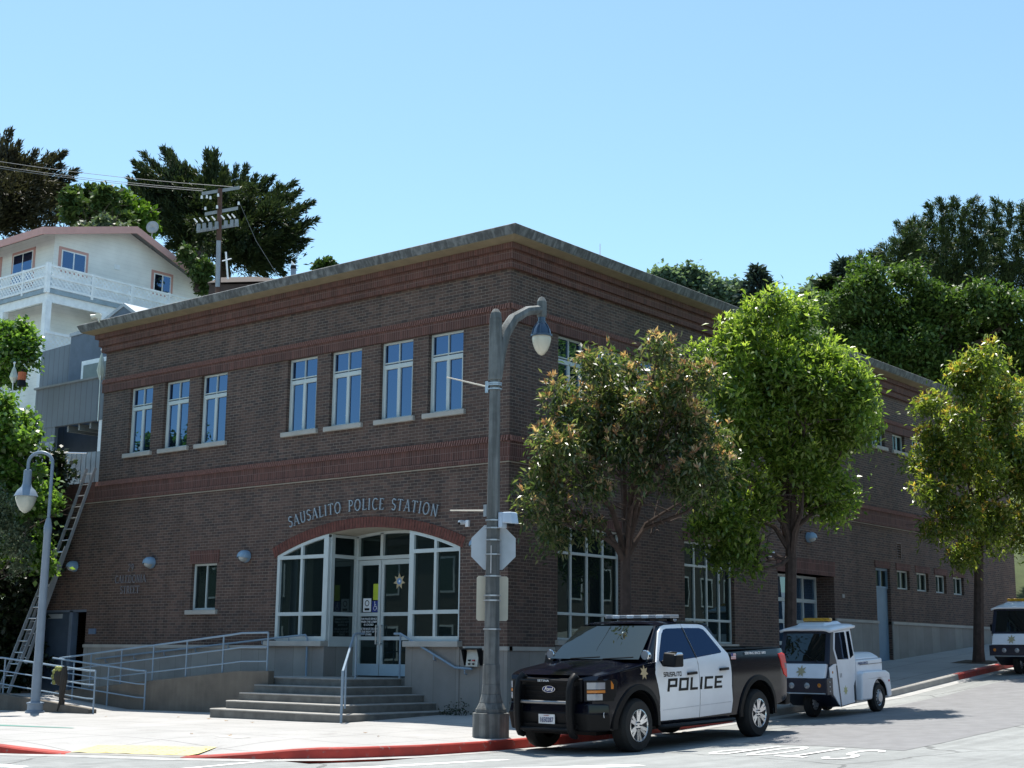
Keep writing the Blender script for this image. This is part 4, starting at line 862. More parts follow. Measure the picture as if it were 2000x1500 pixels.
def wheel(t,x,y,r,w,rr,side,kind='truck',label=None):
    s=side; T=lambda p:Vector((x+p.x,y+s*p.y,r+p.z))
    o=part(MB().lathe([(rr,-w),(r*.86,-w),(r*.97,-w*.9),(r,-w*.72),(r,-w*.25),(r*.97,-.04),(r*.88,.0),(rr+.012,.0),(rr,-.012),(rr,-.05)],n=36,ax='y').xf(T),'wheel',TY,t,smooth=True,label=label)
    for k in range(24):
        pass
    m=MB()
    if kind=='truck':
        part(MB().lathe([(.001,-.07),(rr*.55,-.07),(rr*.9,-.05),(rr,-.02)],n=30,ax='y').xf(T),'rim_barrel',RIMD,o,smooth=True)
        m.lathe([(rr*.985,-.05),(rr,.004),(rr*.95,.008),(rr*.92,-.01)],n=36,ax='y')
        for k in range(6):
            a=PI/6+k*PI/3
            for da in (-.17,.17):
                c0,c1=a+da*.5,a+da; r0,r1=rr*.16,rr*.96; w0,w1=.026,.024
                q=[]
                for (rr_,cc,ww) in ((r0,c0,w0),(r1,c1,w1)):
                    cx,cz=rr_*math.cos(cc),rr_*math.sin(cc); tx,tz=-math.sin(cc),math.cos(cc); q.append(((cx-tx*ww,cz-tz*ww),(cx+tx*ww,cz+tz*ww)))
                m.hexa([(q[0][0][0],-.05,q[0][0][1]),(q[0][1][0],-.05,q[0][1][1]),(q[1][1][0],-.05,q[1][1][1]),(q[1][0][0],-.05,q[1][0][1])],
                       [(q[0][0][0],-.02,q[0][0][1]),(q[0][1][0],-.02,q[0][1][1]),(q[1][1][0],.004,q[1][1][1]),(q[1][0][0],.004,q[1][0][1])])
        m.lathe([(.001,-.012),(.062,-.014),(.075,-.03),(.075,-.05)],n=20,ax='y')
        part(m.xf(T),'rim',RIM,o,smooth=True)
        hb=MB(); 
        for k in range(6): a=k*PI/3; hb.lathe([(.012,-.018),(.011,.0),(.001,.002)],(.052*math.cos(a),0,.052*math.sin(a)),8,'y')
        part(hb.xf(T),'wheel_nuts',RIMD,o)
    else:
        part(MB().lathe([(rr,-.02),(rr*.9,-.03),(rr*.62,-.012),(rr*.58,.015),(rr*.2,.02),(.001,.02)],n=24,ax='y').xf(T),'rim',M('silver_hub',(.45,.47,.5),.35,metal=.5),o,smooth=True)
        hb=MB()
        for k in range(10): a=k*PI/5; hb.box(rr*.76*math.cos(a)-.012,rr*.76*math.cos(a)+.012,-.03,-.012,rr*.76*math.sin(a)-.012,rr*.76*math.sin(a)+.012)
        part(hb.xf(T),'wheel_slots',BLK,o)
    return o
# ---------------- pickup ----------------
def Ys(x,z):
    y=1.0-.03*((z-.95)/.45)**2 if z<1.36 else .975-.006-(z-1.36)*.36
    if x>4.0: y-=.60*(x-4.0)**2
    if x<-.75: y-=.35*(-x-.75)**2
    return y
TR=thing('police_pickup','black and white police pickup with push bar parked at the corner kerb','pickup truck',(0,0,0),world=False)
fx=3.69
outline=[(4.60,.40),(4.62,.62),(4.60,.78),(4.56,1.08),(4.50,1.17),(4.1,1.245),(3.42,1.335),(3.0,1.36),(.92,1.46),(-1.08,1.50),(-1.13,1.2),(-1.10,.62),(-.95,.58)]+[(-.60,.52)]+arcp(0,.42,.56,176,4,14)+[(.62,.42),(3.06,.42)]+arcp(fx,.42,.53,180,2,14)+[(4.25,.36)]
def fnb(p):
    s=1 if p.y>=0 else -1; a=abs(p.y)
    return Vector((p.x,s*Ys(p.x,p.z)*a,p.z))
bd=bend(MB().prism(outline,'y',-1,1),fnb,xs=[4.5,4.4,4.25,4.1,3.9,3.7,-.8,-.9,-1.0],ys=[-.9,-.5,0,.5,.9],zs=[.55,.7,.85,1.0,1.1,1.2,1.3])
part(bd,'body',NAVY,TR,bevel=.02,seg=3)
part(MB().box(-.9,4.3,-.62,.62,.28,.75),'chassis',BP,TR)
def panel(poly,name,mat,side,proud,th=.01,zs=None,parent=TR,x_=(3.9,4.1,4.25,4.4,4.5,-.8,-.95),bev=0,label=None):
    mb=MB().prism(poly,'y',0,1)
    fn=lambda p:Vector((p.x,side*(Ys(p.x,p.z)+proud-(1-p.y)*th),p.z))
    return part(bend(mb,fn,xs=x_,zs=zs or [.55,.7,.85,1.0,1.12,1.24,1.36,1.5,1.65,1.8]),name,mat,parent,bevel=bev,fixn=True,label=label)
# hood
def grid_part(fn,us,vs_,name,mat,parent,**k):
    V=[fn(u,v) for v in vs_ for u in us]; n=len(us); return part(MB().add(V,[(j*n+i,j*n+i+1,(j+1)*n+i+1,(j+1)*n+i) for j in range(len(vs_)-1) for i in range(n-1)]),name,mat,parent,smooth=True,**k)
def hood(u,v):
    a=abs(v); x=3.34+u*(1.24-.14*a**2); zz=1.345-.125*u-.02*max(0,u-.85)/.15*2.5; zz+= .055*(1-min(1,(a/.62)**6))*math.sin(PI*min(1,u*1.05)**.5)*.9 - .05*max(0,(a-.78)/.17)**2
    return (x,v*(.95-.04*u**3),zz+.012)
grid_part(hood,np.linspace(0,1,16),np.linspace(-1,1,27),'hood',NAVY,TR)
# roof & cabin
def roof(u,v):
    x=2.78-u*(2.78-1.20); z=1.945+.035*math.sin(PI*min(1,max(0,u*.9+.1)))+.02*(1-v*v)-.06*max(0,abs(v)-.8)*5*.5
    if u<.06: z-=.025
    return (x,v*.775,z)
grid_part(roof,np.linspace(0,1,12),np.linspace(-1,1,21),'roof',NAVY,TR)
# cabin side frames: dark cab shell
cab=MB().hexa([(3.40,-.94,1.33),(3.40,.94,1.33),(.90,.94,1.42),(.90,-.94,1.42)],[(2.76,-.74,1.93),(2.76,.74,1.93),(1.24,.74,1.955),(1.24,-.74,1.955)])
part(cab,'cabin',NAVY,TR,bevel=.03,seg=3)
# windscreen
def wsn(u,v):
    t=u; x=3.44-t*(3.44-2.79)+.05*(1-v*v)*(1-.3*t); y=v*(.865-.145*t); z=1.385+t*.515+.012; return (x+.03,y,z)
grid_part(wsn,np.linspace(0,1,6),np.linspace(-1,1,13),'windscreen',WG,TR)
for s in (-.42,.22): part(MB().tube([(3.52,s,1.40),(3.54,s+.5,1.425),(3.52,s+.58,1.43)],.011,6),'wiper',BP,TR)
rw_=MB().add([(.98,-.75,1.54),(.98,.75,1.54),(1.20,.66,1.86),(1.20,-.66,1.86)],[(0,1,2,3)]); part(rw_.xf(lambda p:p+Vector((-.035,0,0))),'rear_window',CG,TR)
UF=[(3.13,1.365),(3.04,1.50),(2.80,1.83),(2.70,1.90),(2.58,1.925),(2.10,1.94)]; 
for s in (1,-1):
    fd=[(3.06,.44),(3.09,.8),(3.20,1.18),(3.17,1.31)]+UF+[(1.93,1.36),(1.90,.44)]
    rdp=[(1.885,.44),(1.915,1.36),(2.085,1.94),(1.56,1.935),(1.42,1.915),(1.33,1.86),(1.02,1.54),(.90,1.44),(.885,1.1),(.90,.9),(.86,.66),(.885,.46)]
    f_=panel(fd,'door',VW,s,.006,.03,bev=.006,label='white front door'); r_=panel(rdp,'door',VW,s,.006,.03,bev=.006,label='white rear door')
    panel([(3.06,1.375),(2.98,1.49),(2.74,1.79),(2.67,1.845),(2.56,1.865),(2.07,1.872),(1.945,1.395),(2.55,1.36),(2.70,1.30),(2.98,1.28)],'window',CG,s,.009,.004,parent=f_)
    panel([(1.915,1.397),(2.05,1.872),(1.56,1.868),(1.45,1.845),(1.39,1.80),(1.14,1.53),(1.10,1.475),(1.14,1.455)],'window',CG,s,.009,.004,parent=r_)
    panel([(1.925,1.39),(2.065,1.875),(2.10,1.875),(1.96,1.39)],'pillar_trim',BP,s,.0115,.004,parent=f_)
    for d_,x0,z0 in ((f_,2.17,1.155),(r_,1.17,1.195)):
        part(MB().hexa([(x0-.13,s*(Ys(x0,1.15)+.012),z0-.022),(x0+.13,s*(Ys(x0,1.15)+.012),z0-.03),(x0+.13,s*(Ys(x0,1.15)+.055),z0-.03),(x0-.13,s*(Ys(x0,1.15)+.055),z0-.022)],[(x0-.13,s*(Ys(x0,1.15)+.012),z0+.022),(x0+.13,s*(Ys(x0,1.15)+.012),z0+.012),(x0+.13,s*(Ys(x0,1.15)+.055),z0+.012),(x0-.13,s*(Ys(x0,1.15)+.055),z0+.022)]),'handle',BLK,d_,bevel=.008)
    # arch flares
    for cx,r0 in ((fx,.53),(0,.56)):
        fl=MB(); n=20
        for i in range(n+1):
            a=R_(-4+188*i/n)
            for rr_,pr in ((r0-.005,.0),(r0-.005,.035),(r0+.075,.028),(r0+.085,.0)):
                x=cx+rr_*math.cos(a); z=.42+rr_*math.sin(a); fl.v.append((x,s*(Ys(x,max(z,.5))+pr),z))
        for i in range(n):
            for k in range(3): fl.f.append((i*4+k,i*4+k+1,(i+1)*4+k+1,(i+1)*4+k))
        part(fl,'arch_flare',BP,TR,smooth=True)
        wl=MB().lathe([(r0-.01,-.45),(r0-.01,.0)],n=20,ax='y',a0=-.1,a1=PI+.1).xf(lambda p:Vector((cx+p.x,s*(.97+p.y),.42+p.z))); part(wl,'wheel_well',BP,TR)
        part(MB().box(cx-.5,cx+.5,s*.52-.01,s*.52+.01,.3,.95),'wheel_well',BP,TR)
    part(MB().tube([(3.1,s*.93,.36),(3.0,s*1.0,.355),(.9,s*1.0,.355),(.8,s*.93,.36)],.055,8).xf(lambda p:Vector((p.x,p.y,.355+(p.z-.355)*.6))),'running_board',BP,TR,smooth=True)
    for x in (2.6,1.3): part(MB().cyl((x,s*.95,.36),(x,s*.6,.45),.03),'board_bracket',BP,TR)
    panel([(3.05,.36),(3.05,.445),(.9,.465),(.9,.38)],'rocker',NAVY,s,-.02,.05)
    # headlight
    hp=[(4.62,1.10),(4.30,1.125),(4.22,1.10),(4.26,.80),(4.35,.72),(4.62,.74)]
    h=panel([(4.52,1.105),(4.24,1.125),(4.20,1.08),(4.25,.86),(4.35,.80),(4.52,.82)],'headlight_housing',BLK,s,.004,.02)
    def HL(u,v,pr=0): # wrap patch around nose corner: u 0 inner..1 outer
        y=.66+.30*u; x=4.625-.36*u**2.2+pr; return (x,s*y,v)
    hh=grid_part(lambda u,v:HL(u,.80+.31*v,.012),np.linspace(0,1,8),np.linspace(0,1,4),'headlight',BLK,TR)
    grid_part(lambda u,v:HL(.18+.62*u,.98+.10*v,.022),np.linspace(0,1,6),[0,1],'lens',HLG,hh)
    grid_part(lambda u,v:HL(.18+.62*u,.925+.04*v,.022),np.linspace(0,1,6),[0,1],'indicator',AMB,hh)
    grid_part(lambda u,v:HL(.18+.55*u,.82+.09*v,.022),np.linspace(0,1,6),[0,1],'lens',HLG,hh)
    panel([(4.33,1.10),(4.28,1.10),(4.29,.98),(4.33,.98)],'side_marker',AMB,s,.007,.004)
    grid_part(lambda u,v:HL(.10+.35*u,.575+.055*v,.02),[0,1],[0,1],'fog_lamp',HLG,TR)
    # mirror
    mm=thing('x','x','x') if 0 else None
    part(MB().hexa([(3.12,s*1.06,1.28),(3.12,s*1.30,1.27),(2.84,s*1.30,1.27),(2.86,s*1.06,1.28)],[(3.06,s*1.05,1.50),(3.06,s*1.29,1.48),(2.84,s*1.30,1.48),(2.86,s*1.06,1.50)]),'mirror',BP,TR,bevel=.03,seg=3)
    part(MB().hexa([(3.08,s*1.05,1.46),(3.08,s*1.30,1.45),(2.85,s*1.31,1.45),(2.86,s*1.05,1.46)],[(2.98,s*1.07,1.52),(2.98,s*1.28,1.50),(2.86,s*1.29,1.50),(2.87,s*1.07,1.52)]),'mirror_cap',CHR,TR,bevel=.02)
    part(MB().cyl((2.98,s*.90,1.34),(2.94,s*1.08,1.35),.03,n=8),'mirror_arm',BP,TR)
    # spotlight
    sp=MB().lathe([(.001,-.09),(.05,-.075),(.078,-.02),(.08,.03),(.07,.04)],n=16,ax='x').xf(lambda p:Vector((3.36+p.x,s*.93+p.y,1.46+p.z))); so_2=part(sp,'spotlight',CHR,TR,smooth=True)
    part(MB().lathe([(.001,.035),(.07,.035)],n=16,ax='x').xf(lambda p:Vector((3.36+p.x,s*.93+p.y,1.46+p.z))),'lens',HLG,so_2)
    # tail light
    tl=panel([(-1.125,1.40),(-1.0,1.42),(-.82,1.40),(-.86,1.20),(-.95,1.04),(-1.125,.98)],'tail_light',REDL,s,.012,.03,bev=.01,x_=(-1.0,-1.06)); panel([(-1.09,1.24),(-1.0,1.24),(-1.02,1.14),(-1.09,1.14)],'reversing_lens',HLG,s,.0145,.004,parent=tl,x_=())
    wheel(TR,fx,s*1.0,.41,.27,.245,s); wheel(TR,0,s*1.0,.41,.27,.245,s)
    panel([(3.05,1.20),(2.99,1.20),(2.99,1.16),(3.05,1.16)],'fender_badge',CHR,s,.010,.003) if 0 else None
# grille surround, lower intake and seams
for s in (1,-1):
    part(MB().box(4.60,4.645,s*.60-.02,s*.60+.02,.80,1.13),'grille_surround',BLK,TR,bevel=.008)
    part(MB().tube([(4.655,s*.62,.72),(4.60,s*.80,.715),(4.46,s*.93,.71)],.012,6),'bumper_trim',CHR,TR) if 0 else None
    panel([(3.20,1.33),(3.215,1.33),(3.11,.80),(3.10,.80)],'fender_seam',BLK,s,.003,.003)
    panel([(4.12,1.215),(4.13,1.225),(3.30,1.315),(3.30,1.305)],'hood_seam',BLK,s,.003,.003)
    panel([(.855,1.44),(.87,1.44),(.87,.52),(.855,.52)],'bed_seam',BLK,s,.003,.003)
    panel([(3.0,.60),(3.0,.612),(.92,.652),(.92,.64)],'door_crease_shade',M('crease_shadow_grey',(.5,.53,.58),.3),s,.008,.003)  # grey strip draws the shade of the door crease as colour
part(MB().box(4.64,4.705,-.55,.55,.40,.46),'lower_intake',BLK,TR)
for y in (-.45,.45): part(MB().box(3.5,4.4,y-.006,y+.006,1.32,1.325),'hood_line',BLK,TR) if 0 else None
# bed
part(MB().box(-1.05,.88,-.86,.86,1.48,1.525),'bed_cover',BP,TR,bevel=.02)
for x in (.15,-.45): part(MB().box(x-.02,x+.02,-.86,.86,1.526,1.536),'cover_rib',BLK,TR)
part(MB().box(-1.28,-1.1,-.92,.92,.50,.70),'rear_bumper',BP,TR,bevel=.03,seg=3)
part(MB().box(-1.145,-1.12,-.75,.75,.72,1.45),'tailgate',NAVY,TR,bevel=.01)
# grille, bumper
gl=MB().box(4.56,4.625,-.60,.60,.80,1.13); gp=part(gl,'grille',BP,TR,bevel=.01)
for z in (.86,.93,1.0,1.07): part(MB().box(4.625,4.64,-.58,.58,z-.008,z+.008),'grille_bar',BLK,gp)
part(MB().lathe([(.001,.012),(.98,.012),(1,.006),(1,0)],n=28,ax='x').xf(lambda p:Vector((4.64+p.x,p.y*.125,.97+p.z*.052))),'emblem_rim',CHR,gp)
part(MB().lathe([(.001,.015),(.9,.015)],n=28,ax='x').xf(lambda p:Vector((4.64+p.x,p.y*.125,.97+p.z*.052))),'emblem',M('emblem_blue',(.01,.03,.16),.3),gp)
bfont('Ford',.085,(4.657,0,.97),(0,1,0),(0,0,1),CHR,'emblem_script',gp,shear=.35,width=.17,bold=.001)
part(MB().hexa([(4.35,-.95,.36),(4.64,-.74,.36),(4.64,.74,.36),(4.35,.95,.36)],[(4.40,-.97,.62),(4.70,-.76,.64),(4.70,.76,.64),(4.40,.97,.62)]),'bumper',BP,TR,bevel=.03,seg=3)
part(MB().hexa([(4.40,-.975,.62),(4.68,-.76,.62),(4.68,.76,.62),(4.40,.975,.62)],[(4.42,-.97,.76),(4.66,-.74,.77),(4.66,.74,.77),(4.42,.97,.76)]),'bumper_top',NAVY,TR,bevel=.02,seg=3)
# push bar
pg=[]
for s in (-1,1):
    part(MB().tube([(4.58,s*.5,1.13),(4.67,s*.5,1.165),(4.74,s*.5,1.11),(4.79,s*.5,.95),(4.80,s*.5,.62),(4.78,s*.5,.40),(4.73,s*.5,.31),(4.64,s*.5,.28)],[.04,.048,.052,.055,.055,.052,.048,.04],10),'push_bar_upright',BP,TR,smooth=True)
    part(MB().box(4.6,4.77,s*.5-.01,s*.5+.01,.34,1.03),'push_bar_plate',BP,TR)
for z,r in ((1.10,.022),(.78,.028),(.38,.03)): part(MB().cyl((4.76,-.5,z),(4.76,.5,z),r,n=10),'push_bar_rail',BP if z!=.78 else M('dull_steel',(.25,.25,.25),.3,metal=.7),TR,smooth=True)
bfont('SETINA',.045,(4.784,0,1.10),(0,1,0),(0,0,1),WHT,'bar_text',TR,width=.22)
pl=part(MB().box(4.705,4.71,-.155,.155,.46,.60),'number_plate',M('plate_white',(.75,.75,.75),.4),TR); bfont('1650287',.1,(4.713,0,.515),(0,1,0),(0,0,1),M('plate_blue',(.02,.03,.15),.4),'plate_text',pl,width=.25,bold=.001); bfont('CA EXEMPT',.022,(4.713,0,.58),(0,1,0),(0,0,1),M('plate_red',(.4,.02,.02),.4),'plate_text',pl,width=.1)
# light bar
lbx=2.08
part(MB().box(lbx-.14,lbx+.14,-.66,.66,2.015,2.03),'light_bar_base',BP,TR,bevel=.005)
n_=9
for i in range(n_):
    y0=-.66+1.32*i/n_; part(MB().box(lbx-.135,lbx+.135,y0+.004,y0+1.32/n_-.004,2.031,2.09),'light_bar_lens',M('light_bar_clear',(.62,.66,.70),.12,coat=.8,var=.25,vs=30) if i%2 else HLG,TR,bevel=.012)
for s in (-1,1): part(MB().box(lbx-.04,lbx+.04,s*.56-.03,s*.56+.03,1.95,2.02),'light_bar_foot',BP,TR)
part(MB().sphere((1.75,.45,2.01),.03,6),'antenna',WHT,TR); part(MB().sphere((1.6,-.2,2.01),.045,6),'antenna',BP,TR)
# decals (left side y>0 and right side)
def decal(txt,x0,z0,h,width,s,mat,name,font=BLOCK,pr=.0085,shear=0,bend_=True):
    mb=word(MB(),txt,font,h,(0,0,0),(1,0,0),(0,1,0),th=.0012,width=width,shear=shear)
    def fn(p):
        x=x0-p.x if s>0 else x0-width+p.x
        z=z0+p.y; return Vector((x,s*(Ys(x,z)+pr+p.z),z))
    return part(mb.xf(fn),name,mat,TR)
for s in (1,-1):
    decal('POLICE',2.90,.885,.20,1.68,s,BLK,'lettering',shear=.12)
    decal('SAUSALITO',2.98,1.115,.072,.52,s,BLK,'lettering')
    st=star(7,.115,.06,lambda a,b,t:(3.52-a,s*(Ys(3.52-a,1.20+b)+.004+t),1.20+b),.003); part(st,'badge_star',GOLD,TR)
    bfont('SERVING SINCE 1893',.06,(-.0,s*(Ys(0,1.42)+.012),1.43),(-s,0,0),(0,0,1),WHT,'lettering',TR,width=.72,bold=.0015)
    bfont('01',.12,(4.43,s*(Ys(4.43,.6)+.022),.60),(-s,s*(-.33)*1.0,0),(0,0,1),WHT,'unit_number',TR,bold=.004,width=.15)
    # flag
    fp=MB(); part(MB().box(.70,.86,s*(Ys(.8,1.33)+.002),s*(Ys(.8,1.33)+.004),1.34,1.44),'flag_decal',WHT,TR)
    for k in range(4): fp.box(.70,.86,s*(Ys(.8,1.33)+.004),s*(Ys(.8,1.33)+.0055),1.342+k*.026,1.354+k*.026)
    part(fp,'flag_stripes',M('flag_red',(.45,.03,.03),.5),TR); part(MB().box(.795 if s>0 else .70,.86 if s>0 else .765,s*(Ys(.8,1.33)+.0055),s*(Ys(.8,1.33)+.007),1.39,1.442),'flag_canton',M('flag_blue',(.02,.03,.2),.5),TR)
place_vehicle(TR,4.585,.10,-3.59,.2)
# ---------------- three wheel parking cart ----------------
def make_cart(label):
    t=thing('parking_cart',label,'parking vehicle',(0,0,0),group='white three wheeled parking carts',world=False); CW=M('cart_white',(.80,.83,.88),.3,var=.05,coat=.3); CN=M('cart_navy',(.012,.016,.035),.35,var=.1)
    W_=.56
    prof=[(2.18,.50),(2.14,.80),(2.02,1.08),(1.0,1.14),(.86,1.14),(.86,.25),(.62,.24),(1.52,.20)]
    part(MB().prism([(2.12,.52),(2.10,.80),(1.98,1.06),(.86,1.10),(.86,.24),(1.55,.20)],'y',-W_+.01,W_-.01),'lower_body',CN,t,bevel=.02)
    part(MB().hexa([(2.20,-W_+.04,.79),(2.20,W_-.04,.79),(2.10,W_-.04,.79),(2.10,-W_+.04,.79)],[(2.06,-W_+.05,1.07),(2.06,W_-.05,1.07),(1.96,W_-.05,1.07),(1.96,-W_+.05,1.07)]),'front_panel',CW,t,bevel=.015)
    # pillars + windshield
    def P(x,z): return (x,z)
    ws=[(2.03,1.09),(1.80,1.71)]
    part(MB().hexa([(2.04,-W_+.01,1.06),(2.04,W_-.01,1.06),(1.92,W_-.01,1.06),(1.92,-W_+.01,1.06)],[(1.82,-W_+.03,1.73),(1.82,W_-.03,1.73),(1.70,W_-.03,1.73),(1.70,-W_+.03,1.73)]),'windscreen_frame',CN,t,bevel=.02)
    f_=lambda z:2.04-(z-1.06)*.328+.006
    part(MB().add([(f_(1.12),-.46,1.12),(f_(1.12),.46,1.12),(f_(1.66),.43,1.66),(f_(1.66),-.43,1.66)],[(0,1,2,3)]),'windscreen',WG,t)
    part(MB().tube([(f_(1.10)+.02,.30,1.10),(f_(1.35)+.02,-.1,1.33)],.009,6),'wiper',BP,t)
    part(MB().box(.84,.88,-.5,.5,1.1,1.74),'cab_rear_wall',CN,t)
    for s in (1,-1):
        Y=lambda z:s*(W_-.0 if z<1.12 else W_-(z-1.12)*.07)
        def SP_(poly,name,mat,pr,th=.02,par=t,bev=.004,label=None):
            mb=MB().prism(poly,'y',0,1); fn=lambda p:Vector((p.x,Y(p.z)+s*(pr-(1-p.y)*th),p.z)); return part(bend(mb,fn,zs=[1.12,1.3,1.5]),name,mat,par,bevel=bev,fixn=True,label=label)
        SP_([(2.02,1.00),(1.80,1.07),(1.72,1.06),(1.62,.24),(1.68,.26),(2.0,.55)],'front_quarter',CW,.004)
        SP_([(2.03,1.06),(1.82,1.72),(1.70,1.72),(1.80,1.35),(1.70,1.06)],'corner_pillar',CN,.006)
        SP_([(1.64,.22),(.98,.26),(.98,.62),(.90,.72),(.88,1.10),(.95,1.74),(1.68,1.73),(1.79,1.35),(1.70,1.07)],'door',CW,.008,label='white cab door')
        d=SP_([(1.66,1.14),(1.735,1.35),(1.645,1.67),(1.24,1.68),(1.18,1.13)],'door_window',CG,.012,.004,bev=0)
        SP_([(1.10,1.14),(1.15,1.68),(1.02,1.69),(.94,1.20)],'quarter_window',CG,.012,.004,bev=0)
        SP_([(1.74,1.02),(1.70,1.03),(1.58,.22),(1.62,.2)],'door_edge_trim',CN,.012,.004,bev=0)
        SP_([(.97,.60),(1.0,.60),(1.0,.3),(.97,.3)],'door_gap',BLK,.010,.004,bev=0)
        # rear fender with arch
        fo=[(.86,.28),(.80,.82),(.70,.86),(-.35,.84),(-.52,.78),(-.58,.30),(-.42,.27)]+arcp(0,.30,.33,10,170,12)[::-1][:0]+[(-.36,.30)]+arcp(0,.32,.355,176,4,12)+[(.38,.28)]
        mb=MB().prism(fo,'y',.0,1.0); mb=bend(mb,lambda p:Vector((p.x,s*(.46+.21*p.y),p.z)),zs=[.5,.7]); part(mb,'fender',CW,t,bevel=.035,seg=3)
        part(MB().lathe([(.35,-.3),(.35,0)],n=14,ax='y',a0=0,a1=PI).xf(lambda p:Vector((p.x,s*(.66+p.y),.32+p.z))),'wheel_well',BP,t)
        wheel(t,0,s*.655,.30,.17,.17,s,'cart')
        part(MB().sphere((-.45,s*.675,.62),.025,6,(1,.4,1)),'side_marker',REDL,t); part(MB().sphere((1.90,s*.562,.90),.028,6,(1,.4,1)),'side_marker',AMB,t)
        part(star(7,.10,.05,lambda a,b,q:(1.38-a,s*(W_+.009+q),.52+b),.002),'badge_star',M('cart_star_yellow',(.52,.50,.22),.5),t)
        bfont('11',.12,(1.56,s*(W_+.010),.82),(-s,0,0),(0,0,1),CN,'unit_number',t,width=.07)
        bfont('PARKING SERVICES',.065,(.52,s*(.565),1.02),(-s,0,0),(0,0,1),M('cart_text_blue',(.05,.08,.2),.5),'lettering',t,width=.46,bold=.001)
        part(MB().box(1.6,1.72,s*.66-.05,s*.66+.05,1.12,1.30),'mirror',BP,t,bevel=.02) if s<0 else None
    # roof
    def rf(u,v):
        x=1.93-u*1.14; z=1.74+.07*u+.045*math.sin(PI*u)*(1-v**4)-.04*abs(v)**8; return (x,v*(W_+.0),z)
    V=[rf(u,v) for v in np.linspace(-1,1,15) for u in np.linspace(0,1,10)]; part(MB().add(V,[(j*10+i,j*10+i+1,(j+1)*10+i+1,(j+1)*10+i) for j in range(14) for i in range(9)]),'roof',CW,t,smooth=True,solid=.05)
    part(MB().hexa([(1.70,-.34,1.80),(1.70,.34,1.80),(1.0,.40,1.83),(1.0,-.40,1.83)],[(1.60,-.28,1.87),(1.60,.28,1.87),(1.08,.33,1.90),(1.08,-.33,1.90)]),'roof_pod',CW,t,bevel=.03,seg=3)
    part(MB().box(1.26,1.40,-.30,.30,1.89,1.965),'beacon_bar',M('amber_beacon',(.50,.26,.01),.25,coat=.6,var=.3,vs=20),t,bevel=.02)
    # rear box and tank
    part(MB().box(-.42,.84,-.555,.555,.5,1.09),'rear_box',CW,t,bevel=.03,seg=3); part(MB().hexa([(.82,-.54,1.09),(.82,.54,1.09),(-.42,.54,1.09),(-.42,-.54,1.09)],[(.74,-.38,1.25),(.74,.38,1.25),(-.28,.38,1.22),(-.28,-.38,1.22)]),'rear_lid',CW,t,bevel=.06,seg=4)
    part(MB().box(-.4,.66,.556,.562,.985,.995),'box_seam',CN,t)
    # bumper
    bb=part(MB().box(2.14,2.24,-.58,.58,.49,.78),'front_bumper',CN,t,bevel=.015); part(MB().cyl((2.245,-.56,.50),(2.245,.56,.50),.014,n=8),'bumper_bar',ALU,t)
    part(MB().box(1.96,2.22,.50,.59,.47,.80),'bumper_end',CN,t,bevel=.01); 
    for y in (.535,): 
        for z in (.54,.63,.72): part(MB().sphere((2.1,.59,z),.014,5),'bolt',ALU,t)
    for y in (-.18,.16): part(MB().lathe([(.001,.012),(.05,.01),(.062,0)],n=16,ax='x').xf(lambda p,y=y:Vector((2.245+p.x,y+p.y,.65+p.z))),'headlight',HLG,t,smooth=True)
    for y in (-.43,.43): part(MB().lathe([(.001,.014),(.035,.01),(.042,0)],n=14,ax='x').xf(lambda p,y=y:Vector((2.245+p.x,y+p.y,.66+p.z))),'indicator',AMB,t,smooth=True)
    part(star(7,.12,.055,lambda a,b,q:(2.13-b*.5+.02+q,a,.93+b),.003),'badge_star',M('badge_pale_gold',(.40,.36,.22),.5),t)
    # front wheel & fork
    o=wheel(t,1.72,.08,.30,.16,.16,1,'cart'); part(MB().tube([(1.72,.12,.30),(1.80,.13,.55)],.03,8),'fork',BP,t)
    part(MB().hexa([(1.95,-.5,.30),(1.95,.5,.30),(.9,.5,.22),(.9,-.5,.22)],[(2.10,-.5,.52),(2.10,.5,.52),(.9,.5,.5),(.9,-.5,.5)]),'underbody',BP,t) if 0 else None
    for s in (-1,1): part(MB().hexa([(2.05,s*.5-.01,.47),(1.5,s*.5-.01,.20),(1.2,s*.5-.01,.22),(1.2,s*.5-.01,.5)],[(2.05,s*.5+.01,.47),(1.5,s*.5+.01,.20),(1.2,s*.5+.01,.22),(1.2,s*.5+.01,.5)]),'skirt',BP,t)
    return t
c1=make_cart('white three wheeled parking cart with amber beacon parked behind the police pickup')
c2=copy_tree(c1); tag(c2,'farther white parking cart at the right edge beyond the third street tree')
place_vehicle(c1,4.34,6.2,4.45,.3); place_vehicle(c2,4.38,17.85,16.1,.3)
# ================= FOLIAGE TOOLS =================
def leaf_mat(name,cols,trans=.35,rough=.38,spec=.5):
    if name in MC: return MC[name]
    m,nt,b=newmat(name); out=nt.nodes['Material Output']; g=node(nt,'ShaderNodeNewGeometry')
    r=ramp(nt,g.outputs['Random Per Island'],[(i/(len(cols)-1),c) for i,c in enumerate(cols)])
    nt.links.new(r,b.inputs['Base Color']); b.inputs['Roughness'].default_value=rough; b.inputs['Specular IOR Level'].default_value=spec
    tr=node(nt,'ShaderNodeBsdfTranslucent'); c=mix(nt,1,r,(1.6,1.7,.85),'MULTIPLY'); nt.links.new(c,tr.inputs[0])
    mx=node(nt,'ShaderNodeMixShader'); mx.inputs[0].default_value=trans; nt.links.new(b.outputs[0],mx.inputs[1]); nt.links.new(tr.outputs[0],mx.inputs[2]); nt.links.new(mx.outputs[0],out.inputs[0])
    MC[name]=m; return m
def nrm(a): return a/np.maximum(1e-9,np.linalg.norm(a,axis=-1,keepdims=True))
